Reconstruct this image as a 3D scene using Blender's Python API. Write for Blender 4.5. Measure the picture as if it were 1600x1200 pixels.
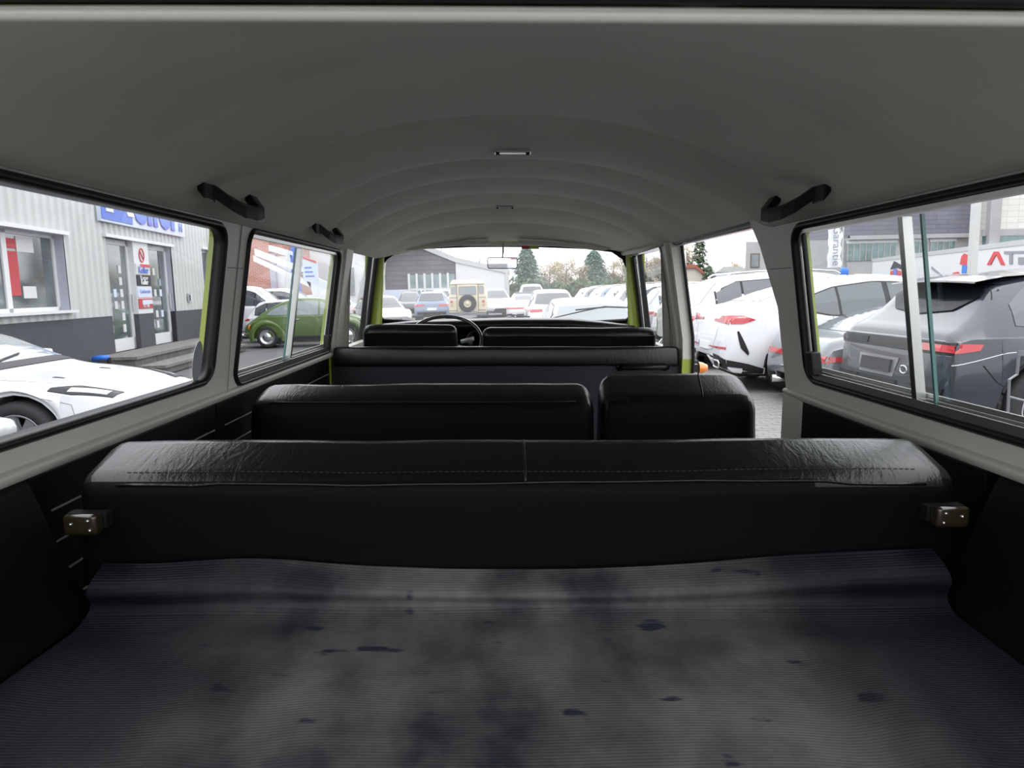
import bpy, bmesh, math, random
from math import sin, cos, pi, radians, atan, sqrt
from mathutils import Vector, Matrix, geometry
from mathutils.bvhtree import BVHTree
random.seed(7)
SC = bpy.context.scene
COL = SC.collection
for o in list(bpy.data.objects): bpy.data.objects.remove(o)

# ------------------------------------------------------------------ camera, sky, exposure
F = 1600*12/17.3
PITCH = atan(148/F); YAW = atan(18/F*cos(PITCH)); ROLL = radians(1.3)
CAM = Vector((-.027, 0, 1.6))
RV = Matrix.Translation(CAM) @ Matrix.Rotation(ROLL, 4, 'Y') @ Matrix.Translation(-CAM)   # the van stands on a slight side slope
cd = bpy.data.cameras.new('camera'); cam = bpy.data.objects.new('camera', cd); COL.objects.link(cam)
cd.sensor_width = 17.3; cd.lens = 12; cd.clip_start = .02; cd.clip_end = 600
cam.matrix_world = RV @ Matrix.Translation(CAM) @ Matrix.Rotation(-YAW, 4, 'Z') @ Matrix.Rotation(pi/2 - PITCH, 4, 'X')
cd.dof.use_dof = True; cd.dof.focus_distance = 2.6; cd.dof.aperture_fstop = 5.0
SC.camera = cam
SC.view_settings.view_transform = 'Standard'; SC.view_settings.look = 'None'
SC.view_settings.gamma = 1; SC.view_settings.exposure = 0.0
SC.view_settings.use_curve_mapping = False

w = bpy.data.worlds.new('overcast_sky'); SC.world = w; w.use_nodes = True
nt = w.node_tree; nt.nodes.clear()
out = nt.nodes.new('ShaderNodeOutputWorld'); bg = nt.nodes.new('ShaderNodeBackground')
tc = nt.nodes.new('ShaderNodeTexCoord'); sp = nt.nodes.new('ShaderNodeSeparateXYZ'); rp = nt.nodes.new('ShaderNodeValToRGB')
nt.links.new(tc.outputs['Generated'], sp.inputs[0]); nt.links.new(sp.outputs['Z'], rp.inputs[0]); nt.links.new(rp.outputs[0], bg.inputs[0]); nt.links.new(bg.outputs[0], out.inputs[0])
rp.color_ramp.elements[0].position = 0.0; rp.color_ramp.elements[0].color = (.50, .51, .53, 1)
rp.color_ramp.elements[1].position = 1.0; rp.color_ramp.elements[1].color = (.95, .97, 1.0, 1)
bg.inputs[1].default_value = 3.7

def ray(px, py):
    v = Vector(((px-800)/F, 1.0, (600-py)/F))
    c, s = cos(PITCH), sin(PITCH); v = Vector((v.x, c*v.y+s*v.z, -s*v.y+c*v.z))
    c, s = cos(YAW), sin(YAW); return Vector((c*v.x+s*v.y, -s*v.x+c*v.y, v.z))
def rayW(px, py): return RV.to_3x3() @ ray(px, py)
def PY(px, py, Y): r = ray(px, py); return CAM + r*(Y/r.y)          # van frame, at depth Y
def WY(px, py, Y): r = rayW(px, py); return CAM + r*(Y/r.y)         # yard, at depth Y

# ------------------------------------------------------------------ materials
def mat(name, col, rough=.5, metal=0, coat=0, noise=0, nscale=20, bump=0, bscale=200, spec=.5, vein=None, emit=0, alpha=None):
    m = bpy.data.materials.new(name); m.use_nodes = True; n = m.node_tree; b = n.nodes['Principled BSDF']
    b.inputs['Base Color'].default_value = (*col, 1); b.inputs['Roughness'].default_value = rough
    b.inputs['Metallic'].default_value = metal; b.inputs['Coat Weight'].default_value = coat
    b.inputs['Coat Roughness'].default_value = .06; b.inputs['Specular IOR Level'].default_value = spec
    t = n.nodes.new('ShaderNodeTexCoord')
    if noise:
        x = n.nodes.new('ShaderNodeTexNoise'); x.inputs['Scale'].default_value = nscale; x.inputs['Detail'].default_value = 5
        n.links.new(t.outputs['Object'], x.inputs[0])
        r = n.nodes.new('ShaderNodeMapRange'); r.inputs[1].default_value = .3; r.inputs[2].default_value = .7
        r.inputs[3].default_value = 1-noise; r.inputs[4].default_value = 1+noise; n.links.new(x.outputs[0], r.inputs[0])
        mx = n.nodes.new('ShaderNodeVectorMath'); mx.operation = 'SCALE'; mx.inputs[0].default_value = col
        n.links.new(r.outputs[0], mx.inputs['Scale']); n.links.new(mx.outputs[0], b.inputs['Base Color'])
    if bump:
        x = n.nodes.new('ShaderNodeTexNoise'); x.inputs['Scale'].default_value = bscale; x.inputs['Detail'].default_value = 3
        n.links.new(t.outputs['Object'], x.inputs[0])
        bp = n.nodes.new('ShaderNodeBump'); bp.inputs['Strength'].default_value = bump; bp.inputs['Distance'].default_value = .002
        n.links.new(x.outputs[0], bp.inputs['Height']); n.links.new(bp.outputs[0], b.inputs['Normal'])
    if emit:
        b.inputs['Emission Color'].default_value = (*col, 1); b.inputs['Emission Strength'].default_value = emit
    return m
def glass(name, tint=(1, 1, 1), gloss=.08, dust=0., dustcol=(.8, .8, .8)):
    m = bpy.data.materials.new(name); m.use_nodes = True; n = m.node_tree; n.nodes.clear()
    o = n.nodes.new('ShaderNodeOutputMaterial'); tr = n.nodes.new('ShaderNodeBsdfTransparent'); tr.inputs[0].default_value = (*tint, 1)
    gl = n.nodes.new('ShaderNodeBsdfGlossy'); gl.inputs['Roughness'].default_value = .02
    lw = n.nodes.new('ShaderNodeLayerWeight'); pw = n.nodes.new('ShaderNodeMath'); pw.operation = 'POWER'; pw.inputs[1].default_value = 5; n.links.new(lw.outputs['Facing'], pw.inputs[0])
    fr = n.nodes.new('ShaderNodeMath'); fr.operation = 'MULTIPLY_ADD'; fr.inputs[1].default_value = .7; fr.inputs[2].default_value = gloss*.5; n.links.new(pw.outputs[0], fr.inputs[0])
    mx = n.nodes.new('ShaderNodeMixShader'); n.links.new(fr.outputs[0], mx.inputs[0]); n.links.new(tr.outputs[0], mx.inputs[1]); n.links.new(gl.outputs[0], mx.inputs[2])
    last = mx
    if dust:
        tl = n.nodes.new('ShaderNodeBsdfTranslucent'); tl.inputs[0].default_value = (*dustcol, 1)
        x = n.nodes.new('ShaderNodeTexNoise'); x.inputs['Scale'].default_value = 9; x.inputs['Detail'].default_value = 8
        t = n.nodes.new('ShaderNodeTexCoord'); n.links.new(t.outputs['Object'], x.inputs[0])
        r = n.nodes.new('ShaderNodeMapRange'); r.inputs[1].default_value = .3; r.inputs[2].default_value = .7
        r.inputs[3].default_value = dust*.75; r.inputs[4].default_value = dust*1.25; n.links.new(x.outputs[0], r.inputs[0])
        m2 = n.nodes.new('ShaderNodeMixShader'); n.links.new(r.outputs[0], m2.inputs[0]); n.links.new(mx.outputs[0], m2.inputs[1]); n.links.new(tl.outputs[0], m2.inputs[2]); last = m2
    n.links.new(last.outputs[0], o.inputs[0]); return m
def brickmat(name, c1, c2, mort, sc, bw, bh, ms=.02, rough=.85, axis='XZ', off=.5):
    m = bpy.data.materials.new(name); m.use_nodes = True; n = m.node_tree; b = n.nodes['Principled BSDF']; b.inputs['Roughness'].default_value = rough
    t = n.nodes.new('ShaderNodeTexCoord'); s = n.nodes.new('ShaderNodeSeparateXYZ'); c = n.nodes.new('ShaderNodeCombineXYZ')
    n.links.new(t.outputs['Object'], s.inputs[0]); n.links.new(s.outputs[axis[0]], c.inputs[0]); n.links.new(s.outputs[axis[1]], c.inputs[1])
    k = n.nodes.new('ShaderNodeTexBrick'); n.links.new(c.outputs[0], k.inputs[0]); k.offset = off
    for i, v in ((1, c1), (2, c2), (3, mort)): k.inputs[i].default_value = (*v, 1)
    k.inputs['Scale'].default_value = sc; k.inputs['Brick Width'].default_value = bw; k.inputs['Row Height'].default_value = bh; k.inputs['Mortar Size'].default_value = ms
    n.links.new(k.outputs[0], b.inputs['Base Color'])
    bp = n.nodes.new('ShaderNodeBump'); bp.inputs['Strength'].default_value = .5; bp.inputs['Distance'].default_value = .01; bp.invert = True
    n.links.new(k.outputs[1], bp.inputs['Height']); n.links.new(bp.outputs[0], b.inputs['Normal']); return m

M = dict(
 cream=mat('painted_cream_metal', (.66, .635, .57), .42, noise=.03, nscale=3, bump=.15, bscale=500),
 liner=mat('perforated_vinyl_headliner', (.66, .625, .56), .6, noise=.05, nscale=4, bump=.3, bscale=900),
 green=mat('lime_green_paint', (.34, .43, .035), .25, coat=.6),
 dkgreen=mat('moss_green_paint', (.075, .13, .022), .3, coat=.8),
 rubber=mat('black_rubber_seal', (.008, .008, .010), .4, spec=.3),
 vinyl=mat('black_leatherette', (.010, .011, .014), .36, noise=.25, nscale=6, bump=.55, bscale=160, spec=.45),
 trim=mat('black_trim_board', (.003, .0035, .0045), .5, bump=.3, bscale=300, spec=.15),
 panel=mat('dark_partition_board', (.008, .010, .015), .6, bump=.2, bscale=300),
 plast=mat('black_plastic', (.012, .012, .013), .4, spec=.35),
 grip=mat('black_grip_plastic', (.003, .003, .0035), .35, spec=.25),
 chrome=mat('chrome', (.75, .76, .78), .14, metal=1),
 alu=mat('brushed_aluminium', (.62, .62, .60), .3, metal=1),
 amber=mat('brown_translucent_plastic', (.028, .021, .010), .18, coat=.8),
 white=mat('white_car_paint', (.68, .69, .72), .3, coat=.8),
 dark=mat('black_car_paint', (.022, .028, .040), .25, coat=.8),
 grey=mat('grey_car_paint', (.14, .15, .165), .3, coat=1),
 silver=mat('silver_car_paint', (.42, .43, .45), .3, metal=.4, coat=1),
 red=mat('red_car_paint', (.4, .02, .02), .3, coat=1),
 blue=mat('slate_blue_car_paint', (.14, .19, .28), .3, coat=1),
 beige=mat('sand_beige_paint', (.62, .56, .42), .5),
 tint=mat('tinted_car_glass', (.05, .06, .07), .06, coat=1), privacy=mat('privacy_glass', (.006, .008, .009), .12, spec=.12),
 clear=mat('pale_car_glass', (.22, .25, .26), .08, coat=1),
 seam=mat('panel_gap', (.01, .01, .012), .6),
 greyseam=mat('soft_panel_gap', (.25, .25, .27), .6),
 tail=mat('red_lamp_lens', (.45, .02, .03), .15, coat=1),
 orange=mat('orange_lamp_lens', (.75, .22, .02), .2, coat=1),
 lamp=mat('clear_lamp_lens', (.5, .52, .54), .1, coat=1),
 tyre=mat('tyre_rubber', (.02, .02, .022), .75),
 rim=mat('alloy_rim', (.35, .36, .38), .3, metal=.7),
 under=mat('dark_underbody', (.015, .015, .016), .8),
 wplate=mat('white_plate', (.75, .76, .76), .5), bplate=mat('blue_plate_band', (.05, .12, .5), .5),
 ink=mat('black_ink', (.02, .02, .025), .6), blueink=mat('blue_ink', (.10, .17, .55), .5), greyink=mat('grey_ink', (.25, .25, .28), .6),
 redink=mat('red_ink', (.55, .05, .06), .5), paleblue=mat('pale_blue_panel', (.55, .60, .72), .5),
 clad=mat('white_corrugated_steel', (.47, .48, .47), .45, noise=.03, nscale=1), upvc=mat('white_window_frame', (.62, .63, .64), .4),
 reveal=mat('lavender_grey_reveal', (.36, .37, .44), .6), plinth=mat('dark_grey_plinth', (.060, .062, .074), .8, noise=.06, nscale=3),
 winglass=mat('building_glass', (.10, .12, .125), .06, coat=1, noise=.5, nscale=1.2),
 paper=mat('white_paper', (.55, .55, .55), .7), redcloth=mat('red_fabric', (.42, .06, .07), .8), bluecloth=mat('blue_fabric', (.06, .2, .6), .8),
 conc=mat('concrete_grey', (.35, .345, .35), .85, noise=.08, nscale=.6), stone=mat('step_stone', (.17, .165, .155), .8, noise=.2, nscale=12, bump=.4, bscale=60),
 riser=mat('step_riser_stone', (.12, .118, .112), .85, noise=.25, nscale=8, bump=.4, bscale=40),
 bluepipe=mat('blue_plastic', (.03, .16, .62), .4), bush=mat('conifer_green', (.10, .145, .085), .8, noise=.4, nscale=.4),
 pine=mat('dark_conifer_green', (.10, .17, .13), .8, noise=.4, nscale=.4), twig=mat('bare_twig_brown', (.46, .38, .26), .9, noise=.3, nscale=.3),
 bark=mat('bark', (.15, .12, .10), .9), roofred=mat('red_roof_tile', (.35, .12, .08), .8), housew=mat('house_render', (.6, .56, .5), .8),
 steel=mat('galvanised_steel', (.5, .51, .52), .45, metal=.6), softtop=mat('grey_soft_top', (.12, .125, .135), .9),
 glass=glass('window_glass'), wsglass=glass('dusty_windshield_glass', dust=.13), slglass=glass('smudged_sliding_glass', tint=(.95, .98, .97), dust=.03),
 mirror=mat('mirror_glass', (.85, .86, .88), .02, metal=1),
 cyan=mat('teal_glass_edge', (.12, .25, .24), .2), flag=mat('white_banner', (.78, .79, .82), .7),
 gravel=mat('light_floor', (.2, .2, .2), .8), tgrey=mat('tailgate_glass_edge', (.35, .43, .46), .3),
 brickr=brickmat('red_brickwork', (.42, .14, .09), (.36, .11, .07), (.45, .36, .32), 1, .26, .085, .014),
 cladk=brickmat('dark_slate_cladding', (.105, .10, .115), (.12, .115, .13), (.075, .073, .082), 1, 2.4, .42, .03),
 cladb=brickmat('blue_grey_cladding', (.15, .15, .185), (.17, .165, .20), (.12, .12, .15), 1, 2.0, .35, .03),
 tilec=brickmat('cream_tile_cladding', (.60, .58, .54), (.64, .62, .58), (.48, .46, .44), 1, .9, .45, .02, off=.0),
)
def asphalt():
    m = mat('asphalt', (.105, .103, .107), .85, noise=.15, nscale=1.5, bump=.5, bscale=90); return m
M['asphalt'] = asphalt()
M['paver'] = mat('paving_brick', (.20, .192, .182), .85, noise=.12, nscale=5, bump=.4, bscale=60)
M['palet'] = mat('pale_teal_glass', (.20, .27, .27), .15, coat=.5, noise=.4, nscale=.8)
M['vback'] = mat('matt_black_leatherette', (.0028, .003, .0042), .55, spec=.10, bump=.3, bscale=60)
M['thread'] = mat('dark_thread', (.035, .035, .038), .7)
M['joint'] = mat('sandy_joint', (.14, .135, .125), .95)
def ribmat():                                       # worn ribbed rubber: pale scuffs, chalky streaks, fine ribs
    m = bpy.data.materials.new('worn_ribbed_rubber'); m.use_nodes = True; n = m.node_tree; b = n.nodes['Principled BSDF']
    t = n.nodes.new('ShaderNodeTexCoord')
    mp = n.nodes.new('ShaderNodeMapping'); mp.inputs['Scale'].default_value = (3.2, 2.2, 2); n.links.new(t.outputs['Object'], mp.inputs[0])
    x = n.nodes.new('ShaderNodeTexNoise'); x.inputs['Scale'].default_value = 1.6; x.inputs['Detail'].default_value = 7; x.inputs['Roughness'].default_value = .62
    n.links.new(mp.outputs[0], x.inputs[0])
    r = n.nodes.new('ShaderNodeValToRGB'); e = r.color_ramp.elements
    e[0].position = .34; e[0].color = (.035, .037, .046, 1); e[1].position = .64; e[1].color = (.185, .172, .165, 1); n.links.new(x.outputs[0], r.inputs[0])
    mp2 = n.nodes.new('ShaderNodeMapping'); mp2.inputs['Scale'].default_value = (9, 22, 2); n.links.new(t.outputs['Object'], mp2.inputs[0])
    y = n.nodes.new('ShaderNodeTexNoise'); y.inputs['Scale'].default_value = 1.4; y.inputs['Detail'].default_value = 4; n.links.new(mp2.outputs[0], y.inputs[0])
    r2 = n.nodes.new('ShaderNodeValToRGB'); e = r2.color_ramp.elements; e[0].position = .30; e[0].color = (1, 1, 1, 1); e[1].position = .345; e[1].color = (0, 0, 0, 1)
    n.links.new(y.outputs[0], r2.inputs[0])
    mx = n.nodes.new('ShaderNodeMix'); mx.data_type = 'RGBA'; n.links.new(r2.outputs[0], mx.inputs[0]); n.links.new(r.outputs[0], mx.inputs[6]); mx.inputs[7].default_value = (.028, .032, .05, 1)
    # worn pale down the middle; shade of the walls painted in towards the sides
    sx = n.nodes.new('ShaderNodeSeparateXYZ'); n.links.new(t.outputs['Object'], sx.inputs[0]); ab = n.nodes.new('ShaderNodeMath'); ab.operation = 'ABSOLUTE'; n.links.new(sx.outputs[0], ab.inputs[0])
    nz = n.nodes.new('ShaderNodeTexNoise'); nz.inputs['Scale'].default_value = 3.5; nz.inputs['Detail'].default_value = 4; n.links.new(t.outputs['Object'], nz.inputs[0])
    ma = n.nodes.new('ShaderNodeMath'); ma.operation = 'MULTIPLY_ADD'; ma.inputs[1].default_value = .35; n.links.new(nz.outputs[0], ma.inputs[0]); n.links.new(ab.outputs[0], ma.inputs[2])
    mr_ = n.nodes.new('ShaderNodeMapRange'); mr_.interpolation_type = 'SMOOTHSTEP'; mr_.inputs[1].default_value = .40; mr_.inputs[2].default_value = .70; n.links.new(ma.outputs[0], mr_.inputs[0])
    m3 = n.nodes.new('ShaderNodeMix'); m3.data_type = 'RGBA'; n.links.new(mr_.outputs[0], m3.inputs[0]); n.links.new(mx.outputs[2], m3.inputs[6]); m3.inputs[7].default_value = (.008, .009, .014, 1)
    n.links.new(m3.outputs[2], b.inputs['Base Color'])
    w_ = n.nodes.new('ShaderNodeTexWave'); w_.bands_direction = 'Y'; w_.inputs['Scale'].default_value = 62; n.links.new(t.outputs['Object'], w_.inputs[0])
    w2 = n.nodes.new('ShaderNodeTexWave'); w2.bands_direction = 'X'; w2.inputs['Scale'].default_value = 16; w2.inputs['Distortion'].default_value = .3; n.links.new(t.outputs['Object'], w2.inputs[0])
    ad = n.nodes.new('ShaderNodeMath'); ad.operation = 'MULTIPLY_ADD'; ad.inputs[1].default_value = .35; n.links.new(w2.outputs[1], ad.inputs[0]); n.links.new(w_.outputs[1], ad.inputs[2])
    bp = n.nodes.new('ShaderNodeBump'); bp.inputs['Strength'].default_value = .35; bp.inputs['Distance'].default_value = .0012
    n.links.new(ad.outputs[0], bp.inputs['Height']); n.links.new(bp.outputs[0], b.inputs['Normal']); b.inputs['Roughness'].default_value = .48
    b.inputs['Specular IOR Level'].default_value = .15
    return m
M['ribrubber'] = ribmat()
def wrinkled():                                     # leatherette with long creases
    m = mat('creased_black_leatherette', (.004, .0045, .006), .28, spec=.5); n = m.node_tree; b = n.nodes['Principled BSDF']
    t = n.nodes.new('ShaderNodeTexCoord'); mp = n.nodes.new('ShaderNodeMapping'); mp.inputs['Scale'].default_value = (9, 3, 3); mp.inputs['Rotation'].default_value = (0, 0, .4)
    n.links.new(t.outputs['Object'], mp.inputs[0])
    v = n.nodes.new('ShaderNodeTexNoise'); v.inputs['Scale'].default_value = 4; v.inputs['Detail'].default_value = 3; v.inputs['Distortion'].default_value = 2.5; n.links.new(mp.outputs[0], v.inputs[0])
    g = n.nodes.new('ShaderNodeTexVoronoi'); g.inputs['Scale'].default_value = 260; n.links.new(t.outputs['Object'], g.inputs[0])
    b1 = n.nodes.new('ShaderNodeBump'); b1.inputs['Strength'].default_value = .3; b1.inputs['Distance'].default_value = .0028; n.links.new(v.outputs[0], b1.inputs['Height'])
    b2 = n.nodes.new('ShaderNodeBump'); b2.inputs['Strength'].default_value = .25; b2.inputs['Distance'].default_value = .0008; n.links.new(g.outputs[0], b2.inputs['Height'])
    n.links.new(b1.outputs[0], b2.inputs['Normal']); n.links.new(b2.outputs[0], b.inputs['Normal']); return m
M['vinyl'] = wrinkled()

# ------------------------------------------------------------------ mesh helpers
VAN = []
class MB:
    def __init__(s): s.v = []; s.f = []
    def add(s, vs, fs):
        k = len(s.v); s.v += [tuple(v) for v in vs]; s.f += [tuple(i+k for i in f) for f in fs]; return s
    def box(s, a, b, mtx=None):
        x0, y0, z0 = a; x1, y1, z1 = b
        vs = [Vector(p) for p in ((x0,y0,z0),(x1,y0,z0),(x1,y1,z0),(x0,y1,z0),(x0,y0,z1),(x1,y0,z1),(x1,y1,z1),(x0,y1,z1))]
        if mtx: vs = [mtx @ v for v in vs]
        return s.add(vs, [(0,3,2,1),(4,5,6,7),(0,1,5,4),(1,2,6,5),(2,3,7,6),(3,0,4,7)])
    def hull8(s, vs): return s.add(vs, [(0,3,2,1),(4,5,6,7),(0,1,5,4),(1,2,6,5),(2,3,7,6),(3,0,4,7)])
    def grid(s, rows, closed_u=False, closed_v=False):
        n, m = len(rows), len(rows[0]); vs = [p for r in rows for p in r]; fs = []
        for i in range(n if closed_u else n-1):
            for j in range(m if closed_v else m-1):
                fs.append((i*m+j, i*m+(j+1) % m, ((i+1) % n)*m+(j+1) % m, ((i+1) % n)*m+j))
        return s.add(vs, fs)
    def tube(s, pts, r, seg=8, closed=False, caps=True, flat=1, up=None):
        pts = [Vector(p) for p in pts]; n = len(pts); rows = []
        for i, p in enumerate(pts):
            a = pts[(i-1) % n] if closed or i > 0 else p; b = pts[(i+1) % n] if closed or i < n-1 else p
            d = (b-a).normalized(); u = Vector(up) if up else (Vector((0, 0, 1)) if abs(d.z) < .9 else Vector((1, 0, 0)))
            x = d.cross(u).normalized(); y = x.cross(d).normalized(); rr = r[i] if isinstance(r, (list, tuple)) else r
            rows.append([p + x*cos(t*2*pi/seg)*rr + y*sin(t*2*pi/seg)*rr*flat for t in range(seg)])
        s.grid(rows, closed_u=closed, closed_v=True)
        if caps and not closed:
            k = len(s.v)-n*seg; s.f.append(tuple(k+j for j in range(seg))[::-1]); s.f.append(tuple(k+(n-1)*seg+j for j in range(seg)))
        return s
    def lathe(s, prof, seg=24, mtx=None):   # prof (r, h) around local Z
        rows = [[Vector((r*cos(t*2*pi/seg), r*sin(t*2*pi/seg), h)) for t in range(seg)] for r, h in prof]
        if mtx: rows = [[mtx @ p for p in q] for q in rows]
        return s.grid(rows, closed_v=True)
    def prism(s, poly, off):                # planar 3D polygon, extruded by vector off
        n = len(poly); off = Vector(off); p = [Vector(q) for q in poly]
        s.add(p + [q+off for q in p], [tuple(range(n))[::-1], tuple(range(n, 2*n))] + [(i, (i+1) % n, n+(i+1) % n, n+i) for i in range(n)])
        return s
    def build(s, name, m, parent=None, smooth=False, bevel=0, subsurf=0, loc=None, rot=None):
        me = bpy.data.meshes.new(name); me.from_pydata(s.v, [], s.f)
        bm = bmesh.new(); bm.from_mesh(me); bmesh.ops.recalc_face_normals(bm, faces=bm.faces)
        if bevel: bmesh.ops.bevel(bm, geom=list(bm.edges), offset=bevel, segments=3 if smooth else 2, affect='EDGES', profile=.6)
        bm.to_mesh(me); bm.free(); me.update()
        if smooth: me.shade_smooth()
        ms = m if isinstance(m, (list, tuple)) else [m]
        for q in ms: me.materials.append(M[q] if isinstance(q, str) else q)
        o = bpy.data.objects.new(name, me); COL.objects.link(o)
        if parent: o.parent = parent
        if loc: o.location = loc
        if rot: o.rotation_euler = rot
        return o
def B(): return MB()
def tag(o, label, cat, group=None, kind=None):
    o['label'] = label; o['category'] = cat
    if group: o['group'] = group
    if kind: o['kind'] = kind
    return o
def empty(name, loc=(0, 0, 0), rz=0):
    o = bpy.data.objects.new(name, None); COL.objects.link(o); o.location = loc; o.rotation_euler = (0, 0, rz); o.empty_display_size = .1; return o
def van(o): VAN.append(o); return o
def holed(outer, holes, fmap, both=None):
    """flat polygon with holes in 2D, mapped to 3D by fmap; returns verts, faces"""
    ls = [[Vector((a, b, 0)) for a, b in outer]] + [[Vector((a, b, 0)) for a, b in h] for h in holes]
    tr = geometry.tessellate_polygon(ls); flat = [p for l in ls for p in l]
    return [fmap(p.x, p.y) for p in flat], [tuple(t) for t in tr]
def rrect(x0, y0, x1, y1, r, n=6):
    pts = []
    for cx, cy, a in ((x1-r, y1-r, 0), (x0+r, y1-r, 90), (x0+r, y0+r, 180), (x1-r, y0+r, 270)):
        for i in range(n+1):
            t = radians(a+90*i/n); pts.append((cx+r*cos(t), cy+r*sin(t)))
    return pts
def interp(t, pts):
    if t <= pts[0][0]: return pts[0][1]
    for (a, b), (c, d) in zip(pts, pts[1:]):
        if t <= c: return b+(d-b)*(t-a)/(c-a) if c > a else d
    return pts[-1][1]
def crom(t, pts):        # smooth interpolation through (t, value-tuple) pairs (monotone-ish catmull)
    if t <= pts[0][0]: return pts[0][1]
    if t >= pts[-1][0]: return pts[-1][1]
    for i in range(len(pts)-1):
        if t <= pts[i+1][0]:
            t0, p0 = pts[i]; t1, p1 = pts[i+1]; tm, pm = pts[max(i-1, 0)]; tn, pn = pts[min(i+2, len(pts)-1)]
            h = t1-t0; u = (t-t0)/h; r = []
            for a, b, c, d in zip(pm, p0, p1, pn):
                m0 = (c-a)/(t1-tm) if t1 > tm else 0; m1 = (d-b)/(tn-t0) if tn > t0 else 0; s = (c-b)/h
                if (b-a)*(c-b) <= 0 and i > 0: m0 = 0
                if (c-b)*(d-c) <= 0 and i < len(pts)-2: m1 = 0
                if abs(m0) > 3*abs(s): m0 = 3*s
                if abs(m1) > 3*abs(s): m1 = 3*s
                r.append((2*u**3-3*u**2+1)*b + (u**3-2*u**2+u)*h*m0 + (-2*u**3+3*u**2)*c + (u**3-u**2)*h*m1)
            return tuple(r)
def text(s, size, m, name='lettering', parent=None, mtx=None, bold=0, ext=.002, align='CENTER', sx=1):
    c = bpy.data.curves.new(name, 'FONT'); c.body = s; c.size = size; c.extrude = ext; c.offset = bold; c.align_x = align; c.resolution_u = 3
    t = bpy.data.objects.new('t', c); COL.objects.link(t); dg = bpy.context.evaluated_depsgraph_get(); dg.update()
    me = bpy.data.meshes.new_from_object(t.evaluated_get(dg)); bpy.data.objects.remove(t); me.materials.clear(); me.materials.append(M[m])
    me.transform(Matrix.Diagonal((sx, 1, 1, 1)))
    if mtx: me.transform(mtx)
    o = bpy.data.objects.new(name, me); COL.objects.link(o)
    if parent: o.parent = parent
    return o

# ================================================================== THE YARD
# ---- ground
g = B(); g.box((-140, -20, -.3), (160, 260, -.02)); gr = g.build('ground', 'asphalt'); gr.location = (0, 0, 0)
tag(gr, 'grey asphalt yard that all the parked cars stand on', 'ground', kind='structure')
jb = B(); jb.box((1.6, 4.5, -.02), (16, 60, -.008)); j = jb.build('paving_bed', 'paver', gr)
M['paver2'] = brickmat('distant_paving', (.195, .188, .18), (.21, .203, .195), (.13, .125, .118), 1, .2, .1, .008, axis='XY'); j.data.materials[0] = M['paver2']
pm = B(); pm.box((-.097, -.047, -.02), (.097, .047, 0)); pav = None; cnt = 0
for i in range(36):
    for k in range(8):
        x = 2.55+k*.2+(.1 if i % 2 else 0); y = 7.15+i*.1
        if x > 3.95 or cnt >= 280: continue
        if pav is None: pav = pm.build('paving_brick', 'paver', gr); b = pav
        else: b = pav.copy(); COL.objects.link(b)
        b.location = (x, y, random.uniform(.0, .003)); b.rotation_euler = (random.uniform(-.008, .008), random.uniform(-.008, .008), random.uniform(-.01, .01)); cnt += 1

# ---- car builder ---------------------------------------------------------------------------
def carbody(st, wheels, arch, name, m, root, nx=84, closed_top=True):
    L = st[-1][0]; stt = [(s[0], s[1:]) for s in st]; xs = [st[0][0]+(L-st[0][0])*i/nx for i in range(nx+1)]
    for xw, zw in wheels:
        xs += [xw-arch*cos(radians(a)) for a in (0, 1, 12, 30, 50, 70, 90, 110, 130, 150, 168, 179, 180)]
    xs += [s[0] for s in st]; xs = sorted(set(round(x, 4) for x in xs if st[0][0] <= x <= L)); rows = []
    for x in xs:
        zb, zs, zt, w_, wt = crom(x, stt); z0 = zb
        for xw, zw in wheels:
            d = arch*arch-(x-xw)**2
            if d > 0: z0 = max(z0, zw+sqrt(d))
        zs = max(zs, z0+.08); zt = max(zt, zs+.01); h = zt-zs
        half = [(w_*.55, zb if z0 == zb else z0), (w_*.955, z0), (w_*.985, z0+.04), (w_, z0+.45*(zs-z0)), (w_*.992, z0+.72*(zs-z0)), (w_*.965, zs-.012), (w_*.93, zs),
                (w_*.93+(wt-w_*.93)*.42, zs+h*.45), (wt*1.0, zs+h*.86), (wt*.93, zs+h*.945), (wt*.75, zs+h*.98), (wt*.4, zs+h), (0, zs+h*1.005)]
        rows.append([Vector((x, -a, b)) for a, b in half] + [Vector((x, a, b)) for a, b in half[::-1][1:]])
    mb = B(); mb.grid(rows); n = len(rows[0]); k = (len(rows)-1)*n
    mb.f.append(tuple(range(n))); mb.f.append(tuple(k+i for i in range(n))[::-1])
    o = mb.build('body', m, root, smooth=True)
    o.data.set_sharp_from_angle(angle=radians(38))
    bv = BVHTree.FromPolygons([Vector(v) for v in mb.v], mb.f); return o, bv
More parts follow.
